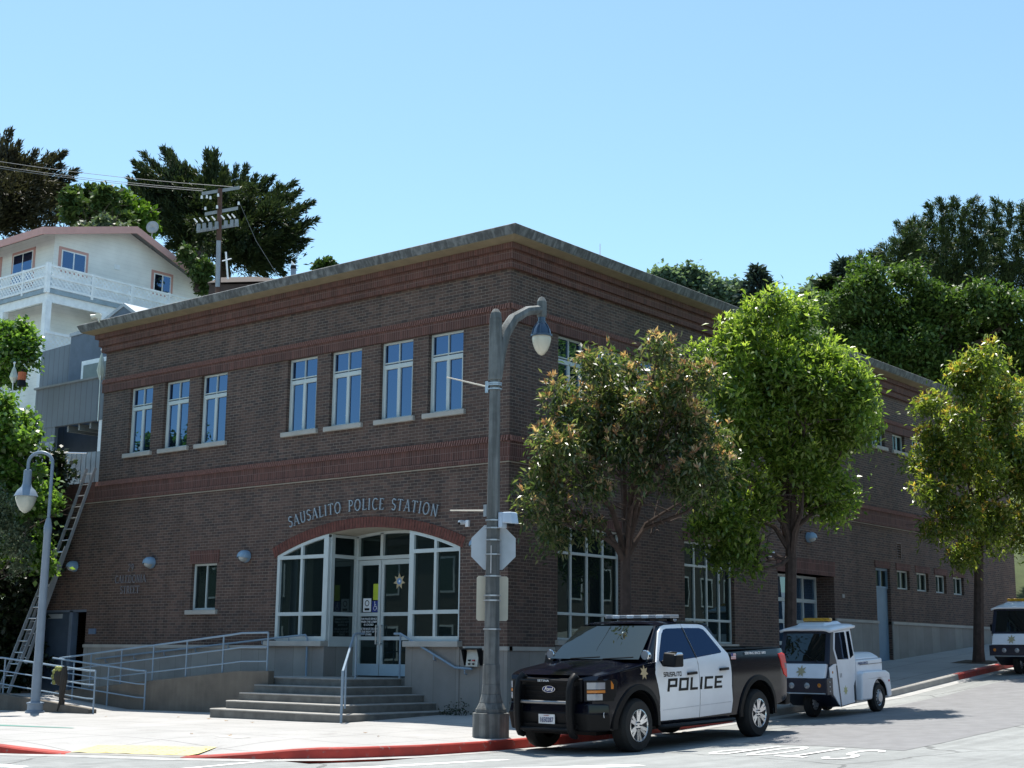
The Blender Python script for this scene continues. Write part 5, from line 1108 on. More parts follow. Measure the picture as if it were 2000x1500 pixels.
def leaf_mesh(name,P,D,L,Wd,mat,parent,rng,fold=.25,smooth=False):
    n=len(P); up=nrm(rng.normal(size=(n,3))*.5+np.array([0,0,1.0])); S_=nrm(np.cross(D,up)); N_=np.cross(S_,D)
    L=L[:,None] if np.ndim(L) else L; Wd=Wd[:,None] if np.ndim(Wd) else Wd
    co=np.empty((n,4,3)); co[:,0]=P; co[:,1]=P+D*L*.45+S_*Wd*.5+N_*L*.06; co[:,2]=P+D*L-N_*L*.12; co[:,3]=P+D*L*.45-S_*Wd*.5+N_*L*.06
    me=bpy.data.meshes.new(name); me.vertices.add(4*n); me.vertices.foreach_set('co',co.astype(np.float32).ravel()); me.loops.add(4*n); me.loops.foreach_set('vertex_index',np.arange(4*n,dtype=np.int32))
    me.polygons.add(n); me.polygons.foreach_set('loop_start',np.arange(0,4*n,4,dtype=np.int32)); me.update(calc_edges=True); me.validate()
    return link(name,me,mat,parent)
def blob_world(B,depth,zs=1.0,jit=.0,rng=None,flat=1.0):
    o=[]
    for b in B:
        u,v,r=b[:3]; dd=b[3] if len(b)>3 else (rng.uniform(-jit,jit) if jit else 0)
        o.append((dp(u,v,depth+dd),r/CF*(depth+dd)))
    return o
def crown(name,parent,mat,blobs,ncl,k,L,Wd,rng,droop=.3,spread=.9,shell=.55,cr=.12,zsq=1.0,tip=None,tipmat=None,tipname='new_growth',tipfrac=.25,tipL=None,tipzmin=-.35,upb=.25,sub=6):
    if sub:
        nb=[]
        for c0,r0_ in blobs:
            for _ in range(sub):
                dd=nrm(rng.normal(size=3)+np.array([0,0,.15])); nb.append((c0+dd*r0_*rng.uniform(.35,1.0),r0_*rng.uniform(.2,.42)))
        blobs=nb
    rs=np.array([b[1] for b in blobs]); cs=np.array([b[0] for b in blobs]); w_=rs**2/np.sum(rs**2); idx=rng.choice(len(blobs),size=ncl,p=w_)
    d=nrm(rng.normal(size=(ncl,3))+np.array([0,0,upb])); rad=(shell+(1.05-shell)*rng.random(ncl)**.6); c=cs[idx]+d*(rs[idx]*rad)[:,None]*np.array([1,1,zsq])
    P=np.repeat(c,k,0)+rng.normal(size=(ncl*k,3))*cr; D=np.repeat(d,k,0)*.7+rng.normal(size=(ncl*k,3))*spread; D[:,2]-=droop; D=nrm(D)
    l=L*rng.uniform(.7,1.25,ncl*k); o=leaf_mesh(name,P,D,l,l*Wd/L,mat,parent,rng)
    if tipmat is not None:
        sel=np.where((d[:,2]>tipzmin)&(rad>.85)&(rng.random(ncl)<tipfrac))[0]; kk=7; tl=tipL or L*.8
        P=np.repeat(c[sel]+d[sel]*cr*.8+np.array([0,0,cr*.5]),kk,0)+rng.normal(size=(len(sel)*kk,3))*.012; D=nrm(np.repeat(d[sel],kk,0)*.5+np.array([0,0,.9])+rng.normal(size=(len(sel)*kk,3))*.55)
        l=tl*rng.uniform(.7,1.2,len(P)); leaf_mesh(tipname,P,D,l,l*.3,tipmat,parent,rng)
    return o
BARK=M('tree_bark',(.07,.048,.04),.9,var=.3,vs=8,bp=.8,bs=20)
def limbs(mb,base,targets,r0,rng,knot=None,n=8):
    """trunk forks at knot, one curved tapering limb to each target"""
    base=Vector(base); knot=Vector(knot)
    mb.tube([base-Vector((0,0,.2)),base+(knot-base)*.08,base+(knot-base)*.5+Vector((rng.normal()*.03,rng.normal()*.03,0)),knot],[r0*1.45,r0*1.1,r0*.95,r0*.85],n)
    for t in targets:
        t=Vector([float(q) for q in t]); d=t-knot; s_=knot-Vector((0,0,float(rng.uniform(0,.35)))); m1=s_+d*.35+Vector((d.x*-.12,d.y*-.12,d.z*.12)); m2=s_+d*.7+Vector((rng.normal()*.08,rng.normal()*.08,d.z*.05))
        rr=r0*rng.uniform(.35,.6); mb.tube([s_,m1,m2,t],[rr,rr*.75,rr*.45,rr*.12],6)
        for q in range(7):
            p=s_+(t-s_)*float(rng.uniform(.3,.95)); e=p+Vector((rng.normal()*.5,rng.normal()*.5,abs(rng.normal())*.4)); mb.tube([p,(p+e)/2+Vector((0,0,.05)),e],[rr*.3,rr*.18,rr*.06],5)
    return mb
def street_tree(seed,label,base,depth,B,knot,mat,tipmat,ncl,k,L,Wd,droop,tipfrac,tipL,spread=.9,nl=14,r0=.13,jit=.9,grp='street trees along the side street kerb',**kw):
    rng=np.random.default_rng(seed); t=thing('street_tree',label,'tree',base,group=grp)
    bl=blob_world(B,depth,jit=jit,rng=rng)
    tg=[bl[i][0] for i in rng.choice(len(bl),size=min(nl,len(bl)),replace=False)]
    part(limbs(MB(),base,tg,r0,rng,knot=knot),'trunk',BARK,t,smooth=True)
    crown('crown',t,mat,bl,ncl,k,L,Wd,rng,droop=droop,tipmat=tipmat,tipfrac=tipfrac,tipL=tipL,spread=spread,**kw)
    return t
G1=leaf_mat('leaf_dark_green',[(.03,.055,.016),(.06,.10,.03),(.13,.165,.065),(.19,.165,.09)],.42,.33,.6)
G2=leaf_mat('leaf_bright_green',[(.055,.10,.016),(.14,.22,.035),(.28,.35,.09)],.5,.33,.7)
G3=leaf_mat('leaf_olive_green',[(.06,.095,.016),(.14,.20,.03),(.28,.31,.08)],.48,.33,.7)
T1=leaf_mat('leaf_red_tips',[(.30,.14,.09),(.46,.29,.19),(.54,.44,.30)],.4,.35); T2=leaf_mat('leaf_lime_tips',[(.30,.42,.05),(.45,.55,.12),(.55,.58,.24)],.45,.35); T3=leaf_mat('leaf_orange_tips',[(.38,.40,.06),(.50,.28,.09),(.46,.48,.12)],.45,.35)
s1=sw(2.6,.6)
street_tree(1,'street tree with drooping dark leaves and reddish tips, behind the police pickup',(2.45,.55,sw(2.45,.55)),26.7,
 [(1165,705,38),(1190,740,50),(1285,690,30),(1275,735,45),(1345,745,45),(1125,790,55),(1210,800,70),(1300,805,70),(1370,830,50),(1095,860,45),(1160,880,65),(1250,880,65),(1340,900,65),(1395,910,38),(1065,925,42),(1115,975,55),(1050,1000,38),(1095,1045,38),(1165,955,32),(1345,960,32),(1385,955,32),(1250,920,38),(1150,1035,24),(1400,860,30),(1030,960,22)],
 (2.35,.75,3.3),G1,T1,1550,14,.14,.045,.45,.8,.14,r0=.12,spread=.75,cr=.13)
street_tree(2,'lush bright green street tree with yellow green tips, behind the first parking cart',(2.6,6.9,sw(2.6,6.9)),31.6,
 [(1510,605,38),(1460,650,48),(1560,645,52),(1415,710,48),(1500,725,75),(1600,715,62),(1655,755,48),(1680,800,36),(1580,770,60),(1470,780,60),(1660,830,45),(1430,800,62),(1540,810,80),(1635,820,62),(1430,890,55),(1540,890,70),(1630,880,40),(1410,960,50),(1490,965,45),(1400,1030,45),(1440,1070,38),(1390,1085,26),(1600,975,38),(1645,965,32),(1465,1105,18),(1630,1000,24),(1570,940,40),(1395,760,30)],
 (2.62,6.95,3.7),G2,T2,3400,14,.155,.060,.1,.85,.15,r0=.15,cr=.15,tipzmin=-.05,sub=8)
street_tree(3,'street tree with olive leaves and orange new tips at the right edge of the building',(2.55,18.0,sw(2.55,18.)),39.9,
 [(1915,705,32),(1885,755,45),(1945,760,50),(1825,810,36),(1895,830,62),(1970,840,60),(1825,880,42),(1900,920,62),(1985,940,60),(1825,965,42),(1880,1015,48),(1945,1035,52),(1815,1030,28),(1880,1075,32),(1990,1040,45),(2050,850,80),(2060,960,70),(1800,905,25)],
 (2.75,18.05,5.2),G3,T3,2400,13,.17,.058,.25,.8,.16,r0=.15,cr=.16)
# tree wells
for x,y in ((2.45,.55),(2.6,6.9),(2.55,18.)): struct(drape([(x-.6,y-.6),(x-.6,y+.6)],[(x+.6,y-.6),(x+.6,y+.6)],sw,.005,4,4),'tree_well_soil',M('soil',(.06,.045,.03),.95,bp=.5))
# ---------- left foreground greenery ----------
def bush(name,label,cat,seed,depth,B,mat,ncl,k,L,Wd,base,jit=.6,droop=.2,grp=None,trunk=True,tipmat=None,tipfrac=.3,knotz=1.5,r0=.08,**kw):
    rng=np.random.default_rng(seed); base=tuple(float(q) for q in base); t=thing(name,label,cat,base,group=grp); bl=blob_world(B,depth,jit=jit,rng=rng)
    if trunk:
        tg=[bl[i][0] for i in rng.choice(len(bl),size=min(6,len(bl)),replace=False)]; kn=(base[0],base[1],base[2]+knotz); part(limbs(MB(),base,tg,r0,rng,knot=kn),'trunk',BARK,t,smooth=True)
    crown('crown',t,mat,bl,ncl,k,L,Wd,rng,droop=droop,tipmat=tipmat,tipfrac=tipfrac,**kw); return t
GM=leaf_mat('leaf_maple',[(.05,.10,.02),(.10,.20,.03),(.20,.30,.08)],.42,.3,.9); GS=leaf_mat('leaf_grey_green',[(.06,.09,.05),(.11,.15,.09),(.17,.21,.14)],.25,.5); GD=leaf_mat('leaf_shade_green',[(.010,.018,.008),(.018,.032,.012),(.03,.05,.016)],.2,.5)  # leaf_shade_green holds deep shade in its near-black leaf colours
bush('maple_tree','light green maple like tree overhanging the ladder at the left edge','tree',11,36.0,[(10,800,30),(40,840,32),(20,870,50),(58,865,25),(10,930,36),(85,960,22),(60,1000,38),(108,985,13),(138,990,8),(92,1055,22),(95,1110,15),(70,1090,25),(-40,860,75),(-30,960,80),(78,925,10),(-40,1060,70)],GM,1100,12,.16,.12,(-17.2,-2.6,.1),tipmat=None,knotz=3,r0=.12,jit=.5)
bush('silvery_shrub','silvery grey green shrub under the left street lamp','shrub',12,35.0,[(5,980,35),(20,1030,38),(5,1080,40),(35,1075,25),(25,1120,22),(-30,1040,60)],GS,500,14,.09,.045,(-16.6,-3.0,.1),jit=.3,knotz=2.5,r0=.06,cr=.08)
bush('dark_shrub','shrub mass left of the ladder with deep shade in its leaf colour','shrub',13,38.0,[(20,1150,50),(40,1220,50),(10,1270,50),(70,1180,35),(80,1120,40),(60,1260,40),(-30,1200,90),(-40,1300,80),(110,1060,35),(90,1000,60),(60,930,60),(0,920,80),(60,1310,35),(110,940,30)],GD,1300,14,.17,.12,(-18.5,-.8,-.1),jit=.3)
bush('sunlit_sprig','small group of pale lit leaves low at the left edge','shrub',14,35.6,[(18,1130,26),(32,1170,22),(10,1180,20)],GM,70,8,.13,.09,(-16.2,-2.9,.1),jit=.1,knotz=2.,r0=.02) if 0 else None
bush('wall_creeper','glossy green creeper bush on the grey wall under the white house','shrub',15,43.5,[(5,650,30),(35,655,26),(52,680,20),(20,700,34),(5,735,28),(40,730,20),(-30,700,55),(58,708,12)],GM,800,12,.15,.12,(-22.6,-.2,8.0),jit=.3,trunk=False)
# strap leaved plants behind the railing
rng=np.random.default_rng(5)
for (x,y,n_,lb) in ((-16.1,-2.7,70,'pale strap leaved plant clump behind the left railing end'),(-15.6,-2.95,50,'smaller strap leaved plant clump nearest the ladder foot')):
    t=thing('strap_leaf_plant',lb,'plant',(x,y,.1),group='plants behind the left railing'); P=np.array([x,y,.15])+rng.normal(size=(n_,3))*np.array([.18,.18,.02]); D=nrm(rng.normal(size=(n_,3))*np.array([.6,.6,.15])+np.array([0,0,.75])); leaf_mesh('leaves',P,D,rng.uniform(.6,1.05,n_),np.full(n_,.07),leaf_mat('leaf_strap',[(.10,.18,.05),(.25,.34,.16),(.4,.45,.28)],.35),t,rng)
# weeds at the steps
for (x,y,h,lb) in ((-.95,-.25,.28,'small weed growing at the stone wall foot by the concrete pole'),(-1.25,-.3,.16,'tiny weed tuft at the right end of the lowest step')):
    t=thing('weed',lb,'weed',(x,y,sw(x,y))); n_=90; P=np.array([x,y,sw(x,y)])+np.abs(rng.normal(size=(n_,3)))*np.array([.12,.05,h*.5])*np.sign(rng.normal(size=(n_,3)))*np.array([1,1,1]); P[:,2]=sw(x,y)+np.abs(P[:,2]-sw(x,y)); leaf_mesh('leaves',P,nrm(rng.normal(size=(n_,3))+np.array([0,0,.5])),np.full(n_,.06),np.full(n_,.03),GD,t,rng)
# fallen leaves on the pavement (each a separate curled leaf)
FL=M('dry_leaf',(.28,.18,.09),.7,var=.3)
for i_,(x,y,s_) in enumerate(((-1.0,-6.9,.05),(-.2,-6.75,.06),(-.05,-6.9,.05),(-4.9,-3.4,.06),(-4.0,-3.7,.07),(-6.0,-3.3,.05),(-7.5,-4.0,.05),(-3.0,-3.9,.05),(.9,-4.8,.05),(-9.6,-5.3,.06),(1.6,-5.2,.04))):
    z=sw(x,y)+.006; a=rng.uniform(0,6); c,s=math.cos(a)*s_,math.sin(a)*s_; tag(part(MB().add([(x-c,y-s,z+.01),(x-s*.4,y+c*.4,z),(x+c,y+s,z+.015),(x+s*.4,y-c*.4,z)],[(0,1,2),(0,2,3)]),'fallen_leaf',FL),['dry leaf nearest the left end of the utility cover','largest dry leaf beside the utility cover','dry leaf on the right side of the utility cover','dry leaf in front of the ramp retaining wall','curled leaf near the left end of the lowest step','dry leaf closest to the ramp end','dry leaf between the lamp post and the steps','dry leaf just in front of the lowest step','dry leaf halfway from the steps to the red kerb','dry leaf nearest the left lamp post','smallest dry leaf, left of the concrete pole'][i_],'leaf','dry leaves scattered on the pavement')
# gear hanging on the railing
t=thing('gear_bag','dark olive and yellow gear bag hung on the front railing with dark cloth dangling','bag',(-10.9,-3.35,.3)); gx,gy_,gz=-10.22,-3.36,.66
YB=M('bag_yellow',(.26,.27,.07),.6,var=.3); DKB=M('bag_dark',(.03,.025,.02),.8)
part(MB().sphere((gx,gy_,gz),.2,10,(.95,.5,1.0)),'bag_body',DKB,t,smooth=True)
for k in range(5): a=R_(70+k*38); part(MB().sphere((gx+.17*math.cos(a),gy_-.05,gz+.18*math.sin(a)),.065,6,(1,.8,1)),'yellow_panel',YB,t,smooth=True)
part(MB().tube([(gx+.16,gy_,gz+.22),(gx+.2,gy_-.02,gz),(gx+.16,gy_-.02,gz-.3),(gx+.14,gy_-.02,gz-.55),(gx+.05,gy_-.02,gz-.75)],[.05,.08,.07,.05,.035],8),'dangling_cloth',DKB,t,smooth=True)
part(MB().tube([(gx+.17,gy_,gz-.5),(gx+.2,gy_,gz-.7)],[.05,.03],8),'dangling_cloth',DKB,t)
# ================= HOUSES ON THE HILL =================
SID=None
def siding(name,col,per=.16,dark=.62,vert=False):
    m,nt,b=newmat(name); g=node(nt,'ShaderNodeNewGeometry'); s=node(nt,'ShaderNodeSeparateXYZ'); nt.links.new(g.outputs['Position'],s.inputs[0])
    c0=s.outputs[2] if not vert else mathn(nt,'SUBTRACT',s.outputs[0],s.outputs[1])
    fr=mathn(nt,'FRACT',mathn(nt,'ADD',mathn(nt,'MULTIPLY',c0,1/per),200.0)); l=mathn(nt,'LESS_THAN',fr,.12); n=ramp(nt,noise(nt,g.outputs['Position'],1.1,6),[(.3,.86),(.65,1.04)])
    c=mix(nt,mathn(nt,'MULTIPLY',l,1-dark),col,tuple(x*.3 for x in col)); c=mix(nt,1,c,n,'MULTIPLY'); nt.links.new(c,b.inputs['Base Color']); b.inputs['Roughness'].default_value=.75; return m
SW_=siding('white_clapboard',(.93,.92,.88),dark=.9); PINK=M('pink_trim',(.62,.34,.30),.7,var=.06); ORG=M('salmon_trim',(.38,.14,.07),.7); WT=M('house_white_trim',(.88,.90,.91),.6,var=.1)
GBW=siding('blue_grey_boards',(.17,.20,.235),per=.3,vert=True,dark=.6); GST=M('grey_blue_stucco',(.13,.165,.215),.9,var=.1); SHG=M('shingle_grey',(.2,.2,.2),.9)
H=thing('white_house','white clapboard house with pink trim and lattice deck on the hill at left','house',(-33,11,10))
hx0,hx1=-40,-29.2; hy0,hy1=7.6,14.75
# gable wall facing +X
gw=MB().add([(hx1,hy0,9),(hx1,hy1,9),(hx1,hy1,16.55),(hx1,10.9,18.05),(hx1,hy0,17.3)],[(0,1,2,3,4)]).add([(hx0,hy0,9),(hx1,hy0,9),(hx1,hy0,17.3),(hx0,hy0,17.3)],[(0,1,2,3)]).add([(hx1,hy1,9),(hx0,hy1,9),(hx0,hy1,16.55),(hx1,hy1,16.55)],[(0,1,2,3)]).add([(hx0,hy0,9),(hx0,hy1,9),(hx0,hy1,16.55),(hx0,hy0,17.3)],[(0,1,2,3)])
part(gw,'wall',SW_,H)
rf_=MB()
def slab(mb,pts,t): mb.hexa(pts,[(x,y,z+t) for x,y,z in pts])
slab(rf_,[(hx0,6.7,17.05),(-28.6,6.7,17.05),(-28.6,10.9,18.10),(hx0,10.9,18.10)],.06); slab(rf_,[(hx0,10.9,18.10),(-28.6,10.9,18.10),(-28.6,15.3,16.32),(hx0,15.3,16.32)],.06)
part(rf_,'roof',SHG,H)
fb=MB()
def fascia(mb,a,b,h=.24,t=.05,ax='x'):
    (x0,y0,z0),(x1,y1,z1)=a,b
    o=(t,0) if ax=='x' else (0,-t)
    mb.hexa([(x0,y0,z0-h),(x1,y1,z1-h),(x1+o[0],y1+o[1],z1-h),(x0+o[0],y0+o[1],z0-h)],[(x0,y0,z0+.05),(x1,y1,z1+.05),(x1+o[0],y1+o[1],z1+.05),(x0+o[0],y0+o[1],z0+.05)])
fascia(fb,(-28.6,6.7,17.05),(-28.6,10.9,18.10)); fascia(fb,(-28.6,10.9,18.10),(-28.6,15.3,16.32)); fascia(fb,(-28.55,6.7,17.05),(hx0,6.7,17.05),ax='y')
part(fb,'fascia',PINK,H)
def hwin(mp,u0,u1,z0,z1,trim,door=False,fill=GU):
    f=MB(); t=.11; rect(f,mp,u0-t,u1+t,z0-t,z1+t,-.03,.0); o=part(f,'window',trim,H)
    g=MB(); rect(g,mp,u0,u1,z0,z1,-.045,-.031); part(g,'frame',WT,o); p=MB(); c=(u0+u1)/2
    p.add([mp(u0+.05,z0+.05,-.05),mp(c-.03,z0+.05,-.05),mp(c-.03,z1-.05,-.05),mp(u0+.05,z1-.05,-.05)],[(0,1,2,3)]).add([mp(c+.03,z0+.05,-.05),mp(u1-.05,z0+.05,-.05),mp(u1-.05,z1-.05,-.05),mp(c+.03,z1-.05,-.05)],[(0,1,2,3)]); part(p,'pane',fill,o)
HX=lambda u,z,d:(hx1-d,u,z); HYf=lambda u,z,d:(u,hy0+d,z)
hwin(HX,7.92,9.02,15.8,16.60,PINK); hwin(HX,12.28,13.14,15.8,16.62,PINK); hwin(HYf,-32.0,-30.6,15.4,16.75,PINK); hwin(HYf,-34.9,-33.0,15.4,16.75,PINK)
part(MB().box(hx1,hx1+.04,10.35,10.6,16.35,16.55),'wall_vent',WT,H)
part(MB().box(-28.62,-28.6,9.9,11.5,17.75,17.78),'gable_vent',SHG,H) if 0 else None
# deck
dk=MB().box(-40,-27.9,6.6,7.6,14.42,14.58); dk.box(-29.2,-27.9,7.6,15.2,14.42,14.58); part(dk,'deck',M('deck_edge',(.30,.38,.44),.7),H)
bmz=MB().box(-40,-27.98,6.68,6.8,14.08,14.42); bmz.box(-28.1,-27.98,6.8,15.2,14.08,14.42); part(bmz,'deck_beam',WT,H)
for x,y in ((-28.05,6.75),(-31.0,6.75),(-34,6.75),(-28.05,9.2),(-28.05,12.0)): part(MB().box(x-.12,x+.12,y-.12,y+.12,9.5,14.1),'deck_post',WT,H)
def lattice(mp,u0,u1,z0,z1,name='lattice_panel',par=None):
    f=MB(); st=.19; w2=.045
    n0=int((u1-u0+z1-z0)/st)+1
    for sgn in (1,-1):
        for i in range(n0):
            c=i*st
            if sgn>0: a=(u0+c,z0); b=(u0+c-(z1-z0),z1)
            else: a=(u0+c-(z1-z0),z0); b=(u0+c,z1)
            # clip to [u0,u1]
            pts=[]
            for (p,q) in ((a,b),):
                t0,t1=0,1; du=q[0]-p[0]
                if abs(du)>1e-9:
                    ta=(u0-p[0])/du; tb=(u1-p[0])/du; t0=max(0,min(ta,tb)); t1=min(1,max(ta,tb))
                if t1-t0>.02: pts=[(p[0]+du*t0,p[1]+(q[1]-p[1])*t0),(p[0]+du*t1,p[1]+(q[1]-p[1])*t1)]
            if pts:
                d=.0 if sgn>0 else .02; (ua,za),(ub,zb)=pts; f.add([mp(ua-w2,za,d),mp(ua+w2,za,d),mp(ub+w2,zb,d),mp(ub-w2,zb,d)],[(0,1,2,3)])
    return part(f,name,WT,par or H)
DX=lambda u,z,d:(-27.9-d,u,z); DY=lambda u,z,d:(u,6.6+d,z)
for mp,segs in ((DX,[(6.75,8.5),(8.6,10.3),(10.4,12.1),(12.2,13.8)]),(DY,[(-31.2,-29.6),(-29.5,-28.0),(-33,-31.3),(-35,-33.1)])):
    for a,b in segs:
        lattice(mp,a,b,14.68,15.02); lattice(mp,a,b,15.08,15.42)
        f=MB(); 
        for z0,z1 in ((15.42,15.5),(15.01,15.09),(14.6,14.68)): rect(f,mp,a-.05,b+.05,z0,z1,-.03,.04)
        rect(f,mp,b,b+.1,14.5,15.52,-.04,.05); part(f,'deck_rail',WT,H)
part(MB().box(-28.0,-27.84,6.53,6.69,14.4,15.56),'corner_post',WT,H)
# lower storey behind posts
LWM=siding('shade_tinted_clapboard',(.50,.46,.38)); lw=MB().box(-30.2,-30.1,8.4,14.7,9.5,14.4); part(lw,'lower_wall',LWM,H); part(MB().box(-40,-30.1,8.3,8.4,9.5,14.4),'lower_wall',LWM,H)  # shade below the deck is put into this darker clapboard colour
HL2=lambda u,z,d:(-30.1-d,u,z)
f=MB(); rect(f,HL2,9.0,12.5,12.9,13.78,-.03,0); o=part(f,'window',ORG,H); f=MB(); rect(f,HL2,9.25,10.3,12.9,13.62,-.05,-.031); part(f,'pane',BLK,o)
lattice(DX,6.75,9.2,11.9,12.85,'lower_lattice'); f=MB(); rect(f,DX,6.7,9.25,12.85,12.95,-.03,.04); part(f,'deck_rail',WT,H)
# satellite dish
t=thing('satellite_dish','grey satellite dish on the right slope of the white house roof','satellite dish',(-29.2,12.0,17.7)); DG=M('dish_grey',(.36,.38,.40),.5)
dm=MB().lathe([(.001,.0),(.15,.01),(.26,.04)],n=20,ax='y'); dm.xf(lambda p:Vector((-29.0+p.x*.77+p.y*.6,11.95-p.y*.75+p.x*.63,18.35+p.z+.1))); part(dm,'dish',DG,t,solid=.015,smooth=True)
part(MB().tube([(-29.05,12.0,18.4),(-29.1,12.0,18.1),(-29.1,12.0,17.6)],.025,6),'mast',DG,t)
# bird spikes on roof
# grey building
GB=thing('grey_building','blue grey stucco and board building between the police station and white house','house',(-22,6,7))
y_=5.4
part(MB().prism([(-26.0,6),(-24.2,6),(-24.2,11.72),(-26.0,11.66)],'y',y_,9),'board_wing',GBW,GB)
part(MB().prism([(-24.2,5),(-12,5),(-12,10.6),(-19.5,11.62),(-21.2,12.62),(-22.85,12.02),(-24.2,11.98)],'y',y_-.02,9.01),'wall',GST,GB)
part(MB().prism([(-24.25,11.96),(-22.85,12.0),(-21.2,12.60),(-19.5,11.60),(-12,10.55),(-12,10.65),(-19.5,11.72),(-21.2,12.72),(-22.85,12.12),(-24.25,12.08)],'y',y_-.06,9.05),'roof_edge',M('pale_edge',(.40,.44,.48),.7),GB)
f=MB(); YB_=lambda u,z,d:(u,y_-.02+d,z); rect(f,YB_,-23.4,-21.6,9.6,10.98,-.04,0); o=part(f,'window',WT,GB); f=MB(); rect(f,YB_,-23.25,-21.6,9.6,10.82,-.06,-.041); part(f,'pane',M('pane_sage',(.14,.17,.16),.3),o)
DW=thing('grey_deck_wall','weathered grey board parapet wall over a dark carport left of the station','wall',(-20,3,6))
part(MB().prism([(-22.3,8.20),(-14.3,8.15),(-14.3,9.52),(-22.3,9.50)],'y',3,3.15),'board_wall',GBW,DW)
part(MB().hexa([(-22.3,3.0,7.3),(-22.15,3.15,7.3),(-26.5,6.2,7.6),(-26.65,6.05,7.6)],[(-22.3,3.0,9.5),(-22.15,3.15,9.5),(-26.5,6.2,10.6),(-26.65,6.05,10.6)]),'board_wall',GBW,DW)
part(MB().box(-22.35,-14.3,2.94,3.22,9.50,9.56),'cap_rail',M('grey_cap',(.22,.24,.25),.7),DW)
part(MB().box(-22.3,-21.1,3.02,3.14,5.5,8.2),'corner_pier',GBW,DW); part(MB().box(-18.75,-18.6,3.02,3.14,5.5,8.2),'post',WT,DW)
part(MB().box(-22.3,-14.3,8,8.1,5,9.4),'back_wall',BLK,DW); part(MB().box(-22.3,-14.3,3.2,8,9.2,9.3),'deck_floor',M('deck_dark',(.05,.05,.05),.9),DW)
for x in (-20.6,-20.0,-19.4): part(MB().box(x-.04,x+.04,3.16,7,8.0,8.2),'joist',M('joist_pale',(.3,.32,.33),.7),DW)
FN=thing('board_fence','pale grey board fence with chain link top rail on the lower brick roof','fence',(-17,.8,5.7)); FB=M('fence_board',(.34,.38,.40),.8,var=.12)
x=-20.4
while x<-14.3:
    h=7.2 if x<-17.5 else 6.62+.10*(x+14.3)*-.35; h=7.15 if x<-17.6 else 6.75-.06*(x+17.6)*.6
    part(MB().box(x,x+.19,.78,.81,5.4,h),'board',FB,FN); x+=.235
part(MB().box(-20.4,-14.3,.82,.86,5.75,5.85),'fence_rail',FB,FN); part(MB().box(-20.4,-14.3,.815,.818,5.4,6.6),'fence_backing',M('fence_gap',(.10,.12,.12),.9),FN)
CL=thing('chain_link_rail','galvanised chain link guard rail in front of the pale board fence','fence',(-16,.3,5.6)); 
part(MB().tube([(-19.4,.3,6.95),(-15.2,.3,6.55)],.022,6),'top_rail',ALU,CL)
f=MB()
for i in range(70):
    u=-19.4+i*.06
    for s in (1,-1):
        a=(u,.3,5.5); b=(u+s*.9,.3,6.9-.095*(u+s*.9+19.4) if 1 else 0)
        if -19.4<b[0]<-15.2: f.tube([a,b],.0035,3,False)
part(f,'mesh',ALU,CL)
# furled umbrellas, orange lamp
for (u,v0,v1,d,lb) in ((199,690,742,40.5,'furled pale patio umbrella beside the upper left corner of the station'),(28,715,748,42.5,'furled white green patio umbrella above the grey deck wall')):
    a=dp(u,v0,d); b=dp(u-2,v1,d); t=thing('patio_umbrella',lb,'umbrella',b); 
    part(MB().tube([a,(a*.8+b*.2),(a*.35+b*.65),b],[.015,.06,.13,.05],8),'canopy',M('umbrella_cloth',(.55,.60,.52),.8,var=.15),t,smooth=True); part(MB().cyl(b-np.array([0,0,1.2]),a+np.array([0,0,.1]),.02),'pole',ALU,t); part(MB().sphere(tuple(a+np.array([0,0,.1])),.04,6),'finial',WHT,t)
a=dp(43,735,42); t=thing('orange_lantern','orange lantern with a dark base on the grey deck wall','lantern',a); part(MB().cyl(a+np.array([0,0,-.12]),a+np.array([0,0,.12]),.12,.12,12),'lamp_shade',M('lantern_orange',(.55,.13,.04),.5),t); part(MB().cyl(a+np.array([0,0,-.3]),a+np.array([0,0,-.12]),.14,.11,12),'base',BLK,t); part(MB().cyl(a+np.array([0,0,.12]),a+np.array([0,0,.22]),.03,.03,8),'finial',BLK,t)
# yellowish building at far right
YH=thing('yellow_house','sunlit cream building with an olive roof edge beyond the station at right','house',(4,45,3))
part(MB().box(-1.5,9,36.5,46,2.0,6.2),'wall',M('cream_stucco',(.70,.62,.42),.8),YH); part(MB().hexa([(-2.2,35.6,6.0),(9.5,35.6,6.0),(9.5,46.5,6.0),(-2.2,46.5,6.0)],[(-1.5,38,7.4),(9,38,7.4),(9,44,7.4),(-1.5,44,7.4)]),'roof',M('olive_roof',(.2,.19,.10),.8),YH)
part(MB().box(2,3.4,36.44,36.49,3.6,5.0),'window',GL,YH)
# utility pole
UP=thing('utility_pole','wooden utility pole with grey crossarms, switches and wires before the cypress','utility pole',dp(425,545,47)); WD=M('pole_wood',(.09,.05,.038),.9,var=.3); GA=M('crossarm_grey',(.24,.27,.29),.6,var=.15)
d_=47.0; P_=lambda u,v,dd=0: dp(u,v,d_+dd)
part(MB().tube([P_(424,620),P_(430,368)],[.10,.075],8),'pole',WD,UP,smooth=True); part(MB().tube([P_(425,560,-.2),P_(427,470,-.2)],.075,6),'riser_conduit',M('conduit_grey',(.25,.29,.33),.5),UP)
for (u0,v0,u1,v1) in ((394,378,468,366),(400,418,465,406)): part(MB().hexa(*[[tuple(q) for q in (P_(u0,v0+h),P_(u1,v1+h),P_(u1,v1+h,.12),P_(u0,v0+h,.12))] for h in (3.5,-3)]),'crossarm',GA,UP)
for i,u in enumerate((388,399,411,423,441,453,462)): 
    v=446-(u-388)*.12; part(MB().cyl(P_(u,v+5,-.15),P_(u,v-9,-.15),.075,.06,8),'cutout_switch',GA,UP); part(MB().cyl(P_(u-3,v-12,-.2),P_(u-9,v-19,-.3),.03,.02,6),'insulator',WHT,UP)
